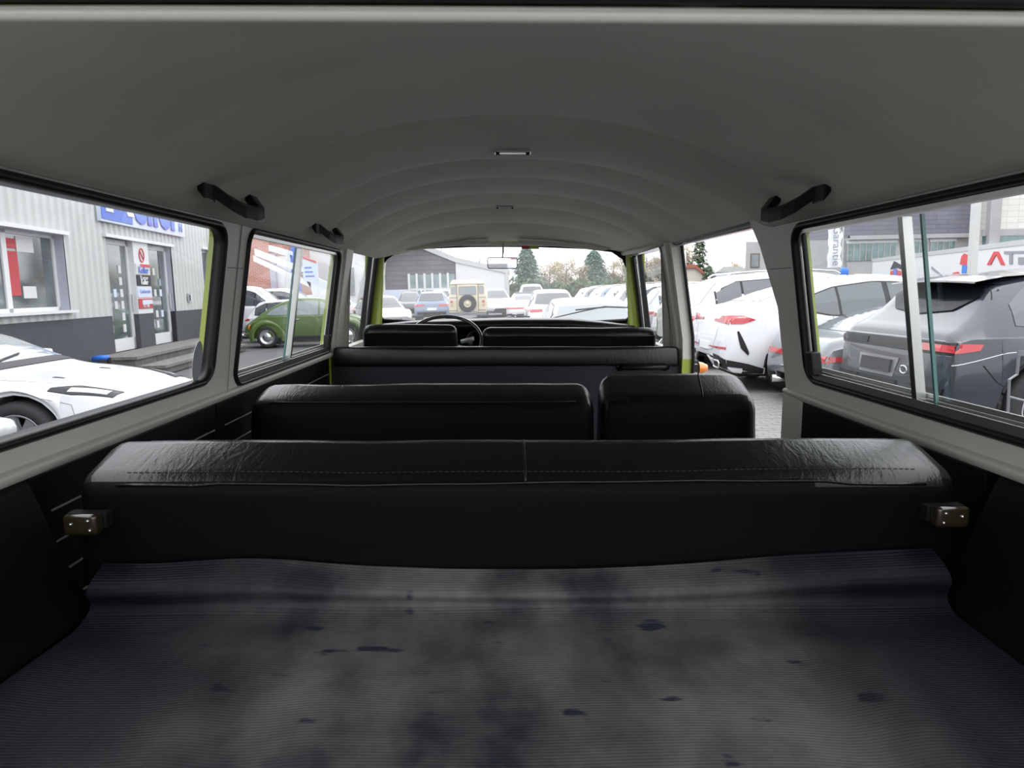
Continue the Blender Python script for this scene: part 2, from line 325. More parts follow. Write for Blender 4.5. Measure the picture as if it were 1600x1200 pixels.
class Car:
    def __init__(s, name, label, pos, heading, group=None, cat='car', sc=1):
        s.root = empty(name, pos, heading); s.root.scale = (sc,)*3; tag(s.root, label, cat, group)
    def body(s, st, wheels, arch, m, nx=84, **k): s.o, s.bv = carbody(st, wheels, arch, 'body', m, s.root, nx); s.L = st[-1][0]; s.st = st
    def hit(s, face, a, b):
        if face in 'LR':
            y = 3 if face == 'L' else -3; r = s.bv.ray_cast(Vector((a, y, b)), Vector((0, -1 if y > 0 else 1, 0)))
        elif face == 'B': r = s.bv.ray_cast(Vector((-3, a, b)), Vector((1, 0, 0)))
        elif face == 'F': r = s.bv.ray_cast(Vector((s.L+3, a, b)), Vector((-1, 0, 0)))
        else: r = s.bv.ray_cast(Vector((a, b, 5)), Vector((0, 0, -1)))
        if r[0] is None:
            q = {'L': (a, .8, b), 'R': (a, -.8, b), 'B': (0, a, b), 'F': (s.L, a, b), 'T': (a, b, 1)}[face]; r = s.bv.find_nearest(Vector(q))
        return r[0], r[1]
    def patch(s, face, top, bot, m, name, off=.006, nc=10, nr=4, x0=None, x1=None, parent=None, mb=None):
        """surface piece laid over the body, between two polylines given in that face's view"""
        a = max(top[0][0], bot[0][0]) if x0 is None else x0; b = min(top[-1][0], bot[-1][0]) if x1 is None else x1
        out = B() if mb is None else mb; ra = []; rb = []
        dirv = {'L': Vector((0, 1, 0)), 'R': Vector((0, -1, 0)), 'B': Vector((-1, 0, 0)), 'F': Vector((1, 0, 0)), 'T': Vector((0, 0, 1))}[face]
        for i in range(nc+1):
            u = i/nc; ct = top[0][0]+(top[-1][0]-top[0][0])*u if x0 is None else a+(b-a)*u
            cb = bot[0][0]+(bot[-1][0]-bot[0][0])*u if x0 is None else a+(b-a)*u
            zt = interp(ct, top); zb = interp(cb, bot); qa = []; qb = []
            for k in range(nr+1):
                v = k/nr; p, nn = s.hit(face, cb+(ct-cb)*v, zb+(zt-zb)*v)
                if nn.dot(dirv) < 0: nn = -nn
                nn = (nn+dirv*.3).normalized(); qa.append(p+nn*off); qb.append(p-nn*.004)
            ra.append(qa); rb.append(qb)
        out.grid(ra)
        rim = [(ra[i][0], rb[i][0]) for i in range(nc+1)] + [(ra[nc][k], rb[nc][k]) for k in range(1, nr+1)] + [(ra[i][nr], rb[i][nr]) for i in range(nc-1, -1, -1)] + [(ra[0][k], rb[0][k]) for k in range(nr-1, 0, -1)]
        out.grid([[p, q] for p, q in rim], closed_u=True)
        if mb is None: return out.build(name, m, parent or s.root, smooth=False)
    def line(s, face, pts, m='seam', name='panel_gap', w_=.006, off=.004):
        mb = B(); P = []
        for (a, b), (c, d) in zip(pts, pts[1:]):
            for i in range(6):
                p, nn = s.hit(face, a+(c-a)*i/6, b+(d-b)*i/6); P.append(p)
        p, nn = s.hit(face, *pts[-1]); P.append(p)
        mb.tube(P, w_, 5); return mb.build(name, m, s.root)
    def wheel(s, x, y, r, wd, rim='rim', spokes=5, detail=True, hub=False):
        sg = 1 if y > 0 else -1; mt = Matrix.Translation((x, y, r)) @ Matrix.Rotation(-sg*pi/2, 4, 'X')
        t = B().lathe([(r*.62, -wd/2), (r*.9, -wd/2), (r*.98, -wd*.38), (r, -wd*.2), (r, wd*.2), (r*.98, wd*.38), (r*.9, wd/2), (r*.68, wd/2), (r*.64, wd*.4)], 32, mt).build('wheel', 'tyre', s.root, smooth=True)
        q = B().lathe([(r*.68, wd*.47), (r*.64, wd*.47), (r*.60, wd*.30), (r*.58, -wd*.1), (0.001, -wd*.1)], 32, mt)
        if hub: q = B().lathe([(r*.68, wd*.5), (r*.62, wd*.5), (r*.52, wd*.33), (r*.36, wd*.33), (r*.36, wd*.42), (r*.28, wd*.52), (r*.15, wd*.58), (.001, wd*.6)], 32, mt)
        q.build('rim', rim if hub else 'under', t, smooth=True)
        if not hub and detail:
            for k in range(spokes):
                a = k*2*pi/spokes; m2 = mt @ Matrix.Rotation(a, 4, 'Z')
                p = B(); p.hull8([m2 @ Vector(v) for v in ((.02, -.035, wd*.2), (r*.66, -.06, wd*.36), (r*.66, .06, wd*.36), (.02, .035, wd*.2), (.02, -.03, wd*.30), (r*.66, -.045, wd*.46), (r*.66, .045, wd*.46), (.02, .03, wd*.30))])
                p.build('spoke', rim, t)
            B().lathe([(r*.69, wd*.46), (r*.67, wd*.5), (r*.62, wd*.46), (r*.62, wd*.3)], 32, mt).build('rim', rim, t, smooth=True)
    def wheels(s, ws, r, y, wd=.24, **k):
        for x in ws:
            s.wheel(x, y-wd/2, r, wd, **k); s.wheel(x, -y+wd/2, r, wd, **k)
    def floor(s, a, b, y, z0, z1):
        B().box((a, -y, z0), (b, y, z1)).build('underbody', 'under', s.root)
    def plate(s, face, y, z, hw=.26, hh=.055, off=.02, txt='', m='wplate', side=1):
        p = s.patch(face, [(y-hw, z+hh), (y+hw, z+hh)], [(y-hw, z-hh), (y+hw, z-hh)], m, 'number_plate', off=off, nc=2, nr=1)
        s.patch(face, [(y+side*hw*.97-.02, z+hh*.9), (y+side*hw*.97+.005, z+hh*.9)], [(y+side*hw*.97-.02, z-hh*.9), (y+side*hw*.97+.005, z-hh*.9)], 'bplate', 'plate_band', off=off+.003, nc=1, nr=1, parent=p)
        return p

SUV = [(0, .50, .58, .66, .78, .66), (.04, .36, .72, .80, .90, .74), (.09, .30, .92, 1.02, .95, .76), (.20, .28, 1.00, 1.16, .97, .74), (.42, .27, 1.04, 1.45, .985, .69), (.62, .27, 1.05, 1.66, .99, .65),
       (1.2, .26, 1.05, 1.75, 1.0, .65), (2.2, .26, 1.04, 1.77, 1.0, .66), (2.85, .26, 1.03, 1.71, 1.0, .65), (3.3, .26, 1.02, 1.42, 1.0, .70), (3.72, .26, 1.02, 1.11, .99, .80),
       (4.3, .28, .98, 1.04, .97, .82), (4.65, .32, .86, .93, .92, .76), (4.82, .40, .70, .76, .82, .66), (4.88, .50, .60, .64, .7, .55)]
def scale_st(st, L, H, W):
    l0 = st[-1][0]; h0 = max(s[3] for s in st); return [(s[0]*L/l0, s[1], s[2]*H/h0, s[3]*H/h0, s[4]*W, s[5]*W) for s in st]
def suv(name, label, pos, rz, paint, L=4.9, H=1.75, W=.97, group=None, cat='car', st=SUV, detail=2, glassm='tint', rails=True, lights='tail'):
    c = Car(name, label, pos, rz, group, cat); fx, fz = L/4.88, H/1.77; s_ = scale_st(st, L, H, W)
    ws = [(.98*fx, .37), (3.95*fx, .37)]; c.body(s_, ws, .42, paint, nx=60 if detail > 1 else 36)
    S = lambda pts: [(a*fx, b*fz) for a, b in pts]
    top = S([(.55, 1.42), (.85, 1.60), (1.6, 1.645), (2.5, 1.63), (2.95, 1.52), (3.4, 1.22)]); bot = S([(.45, 1.16), (.8, 1.12), (3.4, 1.10)])
    for fc in ('LR' if detail > 1 else 'R'):
        c.patch(fc, [(a, b+.018) for a, b in top], [(a, b-.018) for a, b in bot], 'plast', 'window_surround', x0=.50*fx, x1=3.38*fx, nc=14, nr=3)
        for a, b in ((.53, .98), (1.02, 1.98), (2.04, 2.95), (2.98, 3.33)):
            c.patch(fc, top, bot, glassm, 'side_window', x0=a*fx, x1=b*fx, nc=8, nr=3, off=.011)
    c.patch('B', [(-.60*W, 1.60*fz), (0, 1.63*fz), (.60*W, 1.60*fz)], [(-.70*W, 1.20*fz), (0, 1.17*fz), (.70*W, 1.20*fz)], glassm, 'rear_window', nc=12, nr=5, off=.008)
    c.patch('F', [(-.56*W, 1.64*fz), (0, 1.67*fz), (.56*W, 1.64*fz)], [(-.70*W, 1.17*fz), (0, 1.14*fz), (.70*W, 1.17*fz)], glassm, 'windshield', nc=12, nr=5, off=.008)
    for sg in (-1, 1):
        a, b = sorted((sg*.42*W, sg*.93*W)); c.patch('B', [(a, 1.0*fz), (b, 1.0*fz)], [(a, .90*fz), (b, .88*fz)], 'tail', 'tail_light', nc=6, nr=2, off=.012)
        a, b = sorted((sg*.45*W, sg*.88*W)); c.patch('F', [(a, .80*fz), (b, .86*fz)], [(a, .73*fz), (b, .76*fz)], 'lamp', 'headlight', nc=5, nr=2, off=.01)
        fc = 'L' if sg > 0 else 'R'; c.patch(fc, S([(.06, .99), (.30, 1.0)]), S([(.06, .89), (.30, .93)]), 'tail', 'tail_light', nc=4, nr=2, off=.01)
    c.patch('B', [(-.80*W, .50), (.80*W, .50)], [(-.78*W, .36), (.78*W, .36)], 'plast', 'bumper', nc=8, nr=2, off=.02)
    c.plate('B', 0, .72*fz)
    c.wheels([.98*fx, 3.95*fx], .37, .985*W, detail=detail > 1); c.floor(.3, L-.3, .78*W, .22, .6)
    if detail > 1:
        for x in (1.0, 2.02, 3.1): c.line('R', S([(x, 1.08), (x+.02, .7), (x+.0, .34)]), 'greyseam', w_=.004)
        for x in (1.15, 2.2): c.patch('R', S([(x, .99), (x+.22, 1.0)]), S([(x, .965), (x+.22, .975)]), paint, 'door_handle', nc=3, nr=1, off=.03)
    if rails:
        for sg in (-1, 1):
            P = [(x*fx, sg*.60*W, z*fz) for x, z in ((.75, 1.70), (.85, 1.765), (1.3, 1.80), (2.2, 1.815), (2.75, 1.775), (2.85, 1.72))]
            B().tube(P, .018, 6).build('roof_rail', 'alu' if rails is True else rails, c.root)
    return c

# ---- white SUV with sloping tail beside the open door (nearest of the row)
X6 = [(0, .52, .60, .68, .80, .66), (.04, .38, .80, .90, .92, .76), (.10, .33, 1.05, 1.15, .965, .80), (.22, .30, 1.13, 1.23, .985, .80), (.55, .28, 1.13, 1.31, 1.0, .76), (1.1, .28, 1.11, 1.50, 1.0, .70),
      (1.7, .28, 1.06, 1.64, 1.0, .66), (2.4, .28, 1.05, 1.70, 1.0, .66), (2.85, .28, 1.04, 1.66, 1.0, .66), (3.35, .28, 1.03, 1.40, 1.0, .72), (3.78, .28, 1.03, 1.12, .99, .80),
      (4.35, .30, .98, 1.04, .97, .82), (4.7, .34, .86, .92, .92, .76), (4.88, .42, .70, .76, .82, .66), (4.93, .50, .60, .64, .7, .55)]
c = Car('parked_suv', 'white coupe-roofed suv with red tail lights and square exhaust tip beside the open door', (3.2, 11.25, 0), 0); c.body(X6, [(1.05, .38), (4.0, .38)], .44, 'white', nx=90)
top = [(1.25, 1.36), (1.7, 1.51), (2.3, 1.58), (2.75, 1.56), (3.2, 1.34), (3.5, 1.18)]; bot = [(1.2, 1.20), (1.6, 1.12), (3.5, 1.09)]
for a, b in ((1.3, 1.72), (1.76, 2.42), (2.50, 3.06), (3.10, 3.4)):
    for fc in 'LR': c.patch(fc, top, bot, 'tint' if a < 3 else 'clear', 'side_window', x0=a, x1=b, off=.010)
for fc in 'LR': c.patch(fc, [(a, b+.02) for a, b in top], [(a, b-.02) for a, b in bot], 'plast', 'window_surround', x0=1.27, x1=3.45, nc=16)
c.patch('F', [(-.55, 1.60), (0, 1.63), (.55, 1.60)], [(-.72, 1.16), (0, 1.13), (.72, 1.16)], 'clear', 'windshield', nc=12, nr=5)
c.patch('T', [(.62, .62), (1.45, .55)], [(.62, -.62), (1.45, -.55)], 'tint', 'rear_window', nc=8, nr=8, off=.008)
for sg, fc in ((-1, 'R'), (1, 'L')):
    a, b = sorted((sg*.28, sg*.93))
    tl = [(a, .99), (b, 1.01)] if sg < 0 else [(a, 1.01), (b, .99)]
    c.patch('B', [(-.93, 1.135), (-.60, 1.135), (-.55, 1.085), (-.30, 1.08)] if sg < 0 else [(.30, 1.08), (.55, 1.085), (.60, 1.135), (.93, 1.135)], [(-.93, 1.02), (-.30, 1.045)] if sg < 0 else [(.30, 1.045), (.93, 1.02)], 'tail', 'tail_light', nc=12, nr=3, off=.014)
    c.patch(fc, [(.07, 1.14), (.28, 1.14), (.46, 1.08)], [(.07, 1.02), (.28, 1.02), (.46, 1.075)], 'tail', 'tail_light', nc=8, nr=3, off=.012)
    c.patch('B', [(a, .685), (b, .67)] if sg < 0 else [(a, .67), (b, .685)], [(a, .65), (b, .66)], 'tail', 'reflector', nc=6, nr=1, off=.012)
    c.patch(fc, [(.22, .92), (.31, .74), (.37, .60)], [(.195, .91), (.24, .68), (.355, .56)], 'plast', 'air_outlet', nc=6, nr=2, off=.01)
    xx = B(); m2 = Matrix.Translation((-.02, sg*.70, .42)) @ Matrix.Rotation(-pi/2, 4, 'Y'); P = rrect(-.05, -.13, .05, .13, .035, 4)
    xx.tube([m2 @ Vector((a_, b_, 0)) for a_, b_ in P], .016, 6, closed=True); ex = xx.build('exhaust_tip', 'chrome', c.root, smooth=True)
    B().prism([m2 @ Vector((a_*.9, b_*.9, -.01)) for a_, b_ in P], (.01, 0, 0)).build('opening', 'under', ex)
    c.patch(fc, [(.06, .50), (.35, .44), (.60, .36), (.66, .34)], [(.06, .30), (.66, .29)], 'plast', 'sill_trim', nc=8, nr=2, off=.012)
    c.patch(fc, [(1.47, .42), (3.58, .42)], [(1.47, .29), (3.58, .29)], 'plast', 'sill_trim', nc=8, nr=2, off=.012)
    c.line(fc, [(1.05+.455*cos(radians(t)), .38+.455*sin(radians(t))) for t in range(0, 181, 20)], 'plast', 'arch_trim', .016)
    c.line(fc, [(1.0, 1.63-.25), (1.5, 1.62), (2.3, 1.70), (2.9, 1.64)], 'alu', 'roof_rail', .010)
c.patch('B', [(-.93, .50), (-.75, .55), (-.5, .56), (-.38, .48), (.38, .48), (.5, .56), (.75, .55), (.93, .50)], [(-.93, .30), (.93, .30)], 'plast', 'bumper', nc=22, nr=3, off=.02)
c.patch('B', [(-.40, .44), (.40, .44)], [(-.36, .32), (.36, .32)], 'silver', 'diffuser', nc=8, nr=2, off=.045)
c.plate('B', 0, .66, txt='')
c.wheels([1.05, 4.0], .385, .985, .29); c.floor(.3, 4.6, .75, .22, .62)
c.line('R', [(1.62, 1.1), (1.66, .7), (1.5, .36)], 'greyseam'); c.line('R', [(2.46, 1.1), (2.48, .36)], 'greyseam')
c.patch('R', [(1.8, 1.0), (2.03, 1.0)], [(1.8, .97), (2.03, .97)], 'white', 'door_handle', nc=3, nr=1, off=.03)
c.line('B', [(-.55, .97), (-.45, .62), (0, .58), (.45, .62), (.55, .97)], 'greyseam', w_=.004)

# ---- black SUV seen through the rear right-hand window
VE = [(0, .50, .58, .66, .80, .66), (.04, .34, .76, .86, .92, .78), (.09, .30, .98, 1.04, .955, .82), (.20, .28, 1.02, 1.12, .965, .80), (.36, .27, 1.03, 1.25, .97, .76), (.52, .27, 1.03, 1.44, .975, .70), (.62, .26, 1.03, 1.50, .98, .67),
      (1.2, .26, 1.03, 1.59, .98, .66), (2.2, .26, 1.03, 1.64, .98, .66), (2.9, .26, 1.02, 1.58, .98, .65), (3.35, .26, 1.02, 1.34, .98, .70), (3.72, .26, 1.02, 1.09, .97, .80),
      (4.3, .28, .96, 1.02, .95, .82), (4.6, .32, .84, .90, .90, .74), (4.76, .42, .66, .72, .78, .6), (4.80, .5, .6, .64, .66, .5)]
c = Car('parked_suv', 'black suv with empty plate holder and oval badge, seen through the right sliding window', (3.85, 7.12, 0), radians(1), sc=1.05); c.body(VE, [(.92, .40), (3.85, .40)], .46, 'dark', nx=90)
top = [(.62, 1.30), (.80, 1.44), (1.4, 1.50), (2.4, 1.53), (2.9, 1.45), (3.4, 1.18)]; bot = [(.60, 1.12), (1.0, 1.09), (3.4, 1.08)]
for a, b in ((.62, 1.15), (1.17, 1.98), (2.05, 2.9), (2.93, 3.3)):
    for fc in 'LR': c.patch(fc, top, bot, 'tint', 'side_window', x0=a, x1=b)
c.patch('B', [(-.64, 1.40), (-.5, 1.475), (0, 1.49), (.5, 1.475), (.64, 1.40)], [(-.64, 1.36), (-.45, 1.24), (0, 1.20), (.45, 1.24), (.64, 1.36)], 'privacy', 'rear_window', nc=20, nr=5, off=.012)
c.patch('F', [(-.55, 1.52), (0, 1.56), (.55, 1.52)], [(-.70, 1.12), (0, 1.10), (.70, 1.12)], 'tint', 'windshield', nc=12, nr=5)
B().grid([[Vector((x+.10*abs(y)**2, y, z-.05*abs(y)**2)) for y in (-.64, -.5, -.3, 0, .3, .5, .64)] for x, z in ((.36, 1.50), (.37, 1.515), (.62, 1.555), (.95, 1.572), (.95, 1.52), (.62, 1.49), (.36, 1.50))]).build('spoiler', 'dark', c.root)
bar = c.patch('B', [(-.92, .985), (.92, .985)], [(-.92, .885), (.92, .885)], 'plast', 'light_bar', nc=24, nr=2, off=.016)
c.line('B', [(-.92, .992), (0, .998), (.92, .992)], 'chrome', 'trim_strip', .007, .02); c.line('B', [(-.9, .877), (0, .881), (.9, .877)], 'silver', 'trim_strip', .005, .02)
for sg, fc in ((-1, 'R'), (1, 'L')):
    a, b = sorted((sg*.38, sg*.92)); c.patch('B', [(a, .965), (b, .965)], [(a, .905), (b, .905)], 'tail' if sg < 0 else 'privacy', 'tail_light', nc=8, nr=2, off=.024)
    c.patch(fc, [(.04, .985), (.30, .975)], [(.04, .895), (.27, .925)], 'tail', 'tail_light', nc=6, nr=2, off=.012)
    c.line(fc, [(.92+.475*cos(radians(t)), .40+.475*sin(radians(t))) for t in range(0, 181, 18)], 'plast', 'arch_trim', .018)
c.line('R', [(1.45+.16*cos(t*pi/8), .88+.11*sin(t*pi/8)) for t in range(17)], 'seam', 'fuel_flap', .005)
c.line('R', [(.06, .80), (.25, .84), (.5, .90), (1.1, .955), (3.6, .96)], 'silver', 'crease', .005); c.line('R', [(.30, .80), (.42, .66), (.60, .55)], 'seam')
c.line('R', [(1.30, 1.08), (1.38, .78), (1.36, .6)], 'seam'); c.line('R', [(2.02, 1.08), (2.04, .34)], 'seam'); c.line('R', [(.50, 1.34), (.58, 1.52)], 'seam'); c.line('R', [(.58, 1.50), (1.4, 1.545), (2.4, 1.57)], 'seam')
pr = c.patch('B', [(-.21, .80), (.49, .80)], [(-.16, .62), (.44, .62)], 'grey', 'plate_recess', nc=6, nr=2, off=.008)
c.patch('B', [(-.12, .775), (.40, .775)], [(-.12, .655), (.40, .655)], 'ink', 'number_plate_holder', nc=4, nr=1, off=.03)
bd = B(); bp, bn = c.hit('B', -.34, .71); bd.tube([bp+Vector((-.02, .055*cos(t*pi/8), .035*sin(t*pi/8))) for t in range(16)], .006, 6, closed=True); bd.build('badge', 'chrome', c.root)
c.patch('B', [(-.88, .60), (.88, .60)], [(-.80, .34), (.80, .34)], 'plast', 'bumper', nc=8, nr=2, off=.02)
c.wheels([.92, 3.85], .40, .97, .28, rim='silver'); c.floor(.3, 4.5, .74, .22, .62)

# ---- dark grey coupe between the two
CP = [(0, .42, .50, .56, .78, .66), (.05, .30, .66, .74, .90, .78), (.15, .24, .80, .88, .93, .80), (.5, .22, .84, .96, .94, .76), (1.0, .20, .84, 1.16, .94, .66), (1.5, .19, .84, 1.28, .93, .60),
      (2.1, .19, .84, 1.30, .92, .60), (2.6, .19, .84, 1.16, .92, .66), (3.0, .19, .84, .93, .92, .74), (3.6, .20, .80, .86, .91, .76), (4.1, .22, .68, .73, .88, .74), (4.42, .28, .50, .56, .74, .58), (4.5, .36, .44, .48, .6, .45)]
def coupe(name, label, pos, rz, paint, glassm='tint', group=None, cat='car', L=4.5, H=1.3, W=1.0, detail=2, soft=None, fl=True):
    c = Car(name, label, pos, rz, group, cat); st = scale_st(CP, L, H, W); fx = L/4.5; fz = H/1.3; c.body(st, [(.95*fx, .34), (3.5*fx, .34)], .38, paint, nx=60)
    S = lambda p: [(a*fx, b*fz) for a, b in p]
    top = S([(.9, 1.06), (1.4, 1.18), (2.0, 1.215), (2.4, 1.15), (2.8, .96)]); bot = S([(.9, .92), (2.8, .89)])
    for a, b in ((1.05, 1.5), (1.56, 2.45)):
        for fc in 'LR': c.patch(fc, top, bot, glassm, 'side_window', x0=a*fx, x1=b*fx)
    c.patch('T', [(.55*fx, .55), (1.25*fx, .46)], [(.55*fx, -.55), (1.25*fx, -.46)], 'tint', 'rear_window', nc=8, nr=8, off=.008)
    c.patch('T', [(2.25*fx, .5), (2.92*fx, .68)], [(2.25*fx, -.5), (2.92*fx, -.68)], glassm, 'windshield', nc=8, nr=8, off=.008)
    if soft: c.patch('T', [(1.3*fx, .52), (2.2*fx, .52)], [(1.3*fx, -.52), (2.2*fx, -.52)], soft, 'soft_top', nc=8, nr=8, off=.02)
    c.patch('B', [(-.88, .72), (.88, .72)], [(-.88, .65), (.88, .65)], 'tail', 'tail_light', nc=16, nr=2, off=.012)
    for fc in 'LR': c.patch(fc, [(.05, .72), (.35, .72)], [(.05, .64), (.35, .68)], 'tail', 'tail_light', nc=5, nr=2, off=.01)
    c.plate('B', 0, .46)
    c.patch('B', [(-.7, .40), (.7, .40)], [(-.7, .30), (.7, .30)], 'plast', 'bumper', nc=8, nr=1, off=.02)
    for sg in (-1, 1):
        B().tube([(-.03, sg*.5, .30), (.25, sg*.5, .30)], .05, 12).build('exhaust_tip', 'chrome', c.root, smooth=True)
    c.wheels([.95*fx, 3.5*fx], .34, .925*W, .27); c.floor(.3, L-.4, .7, .16, .45); return c
coupe('parked_coupe', 'low dark grey coupe with red light strip parked between the white and the black suv', (3.72, 9.17, 0), 0, 'grey', 'clear')

# ---- the row of parked cars going away on the far side of the door opening
X7 = suv('parked_suv', 'tall white suv with silver roof rails parked just behind the coupe-roofed white one', (3.5, 14.25, 0), 0, 'white', L=5.1, H=1.80, W=1.0)
row = [('white', 4.6, 1.66, 'white hatchback suv, third of the row beyond the side door'), ('silver', 4.5, 1.62, 'silver suv with bright roof rails, fourth of the row beyond the side door'),
       ('white', 4.7, 1.70, 'white suv partly behind the passenger door post, fifth of the row'), ('grey', 4.6, 1.68, 'grey suv, sixth of the row seen in the right half of the windshield'),
       ('white', 4.5, 1.66, 'white suv, seventh of the row seen in the right half of the windshield'), ('blue', 4.6, 1.66, 'slate blue suv, eighth of the row seen in the windshield'),
       ('white', 4.4, 1.60, 'small white hatchback, ninth of the row seen in the windshield'), ('grey', 4.5, 1.64, 'grey suv in front of the brown trees, tenth of the row'),
       ('white', 4.6, 1.62, 'white suv, far end of the row before the trees')]
ry = 17.2
for i, (p, L, H, lb) in enumerate(row):
    suv('parked_suv', lb, (3.75+.03*i, ry, 0), 0, p, L=L, H=H, W=.95, detail=1, group='row of cars parked beyond the side door', rails=(True if i % 2 else False))
    ry += 2.75 if i < 6 else 3.3

# ---- in front of the van
suv('parked_suv', 'dark blue-grey suv seen from behind over the steering wheel, white number plate', WY(675, 500, 37.5).xy.to_3d(), radians(92), 'blue', L=4.45, H=1.60, W=.95, rails='alu')
def face(X, Y, deg, L): a = radians(deg); return (X-L*cos(a), Y-L*sin(a), 0)     # root (tail) position from the nose
suv('parked_suv', 'white car roof showing behind the dark suv left of the beige off-roader', (-4.4, 52, 0), radians(90), 'white', L=4.6, H=1.72, W=.95, detail=1, rails=False)
suv('parked_estate', 'white estate car with red tail lights right of centre in the windshield', (1.80, 24.7, 0), radians(90), 'white', L=4.7, H=1.56, W=.93, rails=False)
coupe('parked_convertible', 'grey soft-top convertible with a wide rear window, left of the white estate car', (1.15, 34.0, 0), radians(88), 'white', soft='softtop', L=4.1, H=1.42)
suv('parked_hatchback', 'pale hatchback whose curved rear window fills the windshield lower right corner, nearest car ahead', (1.5, 11.6, 0), radians(89), 'silver', L=4.3, H=1.42, W=.93, rails=False, glassm='clear')
suv('parked_van', 'white van roof behind the soft-top convertible in front of the conifers', WY(832, 470, 46).xy.to_3d(), radians(90), 'white', L=4.8, H=1.9, W=.95, detail=1, rails=False, cat='van')
suv('parked_suv', 'white car nose-on right beside the beige off-roader, in front of the white hall wall', face(.0, 41.5, -80, 4.5), radians(-80), 'white', L=4.5, H=1.65, W=.93, detail=1, rails=False)
suv('parked_car', 'silver car with reddish lamps at the left edge of the windshield', face(-4.4, 29.0, -68, 4.4), radians(-68), 'silver', L=4.4, H=1.45, W=.92, detail=1, rails=False)
suv('parked_suv', 'dark car standing nose-on between the silver car and the dark blue-grey suv', face(-5.7, 44, -86, 4.5), radians(-86), 'dark', L=4.5, H=1.6, W=.8, detail=1, rails=False)
suv('parked_car', 'white car in the driver door window beyond the green beetle-shaped car', (-11.2, 38, 0), radians(10), 'white', L=4.6, H=1.55, W=.93, detail=1, rails=False)

suv('parked_suv', 'white suv parked behind the van, seen only in the interior mirror', (.5, -9.5, 0), radians(-90), 'white', L=4.6, H=1.68, W=.95, detail=1, rails=False)
# ---- beige off-roader with spare wheel
lr = empty('offroad_car', (WY(731, 480, 31.5).x, 31.5, 0), radians(90)); tag(lr, 'sand beige boxy off-road car with a spare wheel on its rear door', 'car')
B().box((0, -.82, .62), (3.5, .82, 1.28)).build('lower_body', 'beige', lr, bevel=.03)
B().hull8([(0, -.82, 1.28), (2.0, -.82, 1.28), (2.0, .82, 1.28), (0, .82, 1.28), (.06, -.74, 1.86), (2.0, -.74, 1.86), (2.0, .74, 1.86), (.06, .74, 1.86)]).build('cabin', 'beige', lr, bevel=.02)
B().hull8([(-.02, -.77, 1.86), (2.2, -.77, 1.86), (2.2, .77, 1.86), (-.02, .77, 1.86), (.10, -.66, 2.05), (2.0, -.66, 2.05), (2.0, .66, 2.05), (.10, .66, 2.05)]).build('roof', 'beige', lr, smooth=False, bevel=.04)
B().box((1.95, -.72, .95), (3.5, .72, 1.30)).build('bonnet', 'beige', lr, bevel=.04)
dr = B().box((-.03, -.45, .66), (0, .45, 1.84)).build('rear_door', 'beige', lr, bevel=.008)
wn = B().prism([(-.036, a, b) for a, b in rrect(-.36, 1.42, .36, 1.74, .05, 4)], (-.006, 0, 0)).build('window', 'clear', dr); 
B().tube([(-.04, a, b) for a, b in rrect(-.37, 1.41, .37, 1.75, .05, 4)], .015, 6, closed=True).build('window_seal', 'greyseam', dr)
for sg in (-1, 1):
    B().prism([(.02+.035, sg*.62+a, b) for a, b in rrect(-.10, 1.42, .10, 1.76, .03, 4)], (-.05, 0, 0)).build('corner_window', 'clear', lr)
    B().lathe([(.001, .05), (.05, .05), (.055, 0)], 16, Matrix.Translation((0, sg*.70, 1.10)) @ Matrix.Rotation(-pi/2, 4, 'Y')).build('tail_light', 'tail', lr)
    B().lathe([(.001, .04), (.035, .04), (.04, 0)], 16, Matrix.Translation((0, sg*.70, .95)) @ Matrix.Rotation(-pi/2, 4, 'Y')).build('indicator', 'orange', lr)
    B().box((-.015, sg*.60-.2, .70), (-.003, sg*.60+.2, .72)).build('panel_gap', 'seam', lr); B().box((-.012, sg*.47-.008, .66), (-.003, sg*.47+.008, 1.84)).build('panel_gap', 'seam', lr)
    for x in (.75, 3.0):
        t = B().lathe([(.2, -.1), (.36, -.1), (.39, -.05), (.39, .05), (.36, .1), (.2, .1)], 28, Matrix.Translation((x, sg*.72, .39)) @ Matrix.Rotation(pi/2, 4, 'X')).build('wheel', 'tyre', lr, smooth=True)
        B().lathe([(.21, .08), (.18, .03), (.001, .05)], 20, Matrix.Translation((x, sg*.72, .39)) @ Matrix.Rotation(-sg*pi/2, 4, 'X')).build('rim', 'beige', t)
B().box((-.012, -.82, 1.275), (-.002, .82, 1.295)).build('waist_strip', 'greyseam', lr)
B().box((-.10, -.80, .50), (0, .80, .60)).build('bumper', 'grey', lr, bevel=.01)
sw = B().lathe([(.17, -.09), (.34, -.09), (.385, -.05), (.385, .05), (.34, .09), (.17, .09)], 32, Matrix.Translation((-.16, 0, 1.02)) @ Matrix.Rotation(-pi/2, 4, 'Y')).build('spare_wheel', 'tyre', lr, smooth=True)
B().lathe([(.18, .07), (.16, .03), (.10, .03), (.08, .08), (.001, .08)], 24, Matrix.Translation((-.16, 0, 1.02)) @ Matrix.Rotation(-pi/2, 4, 'Y')).build('rim', 'beige', sw, smooth=True)

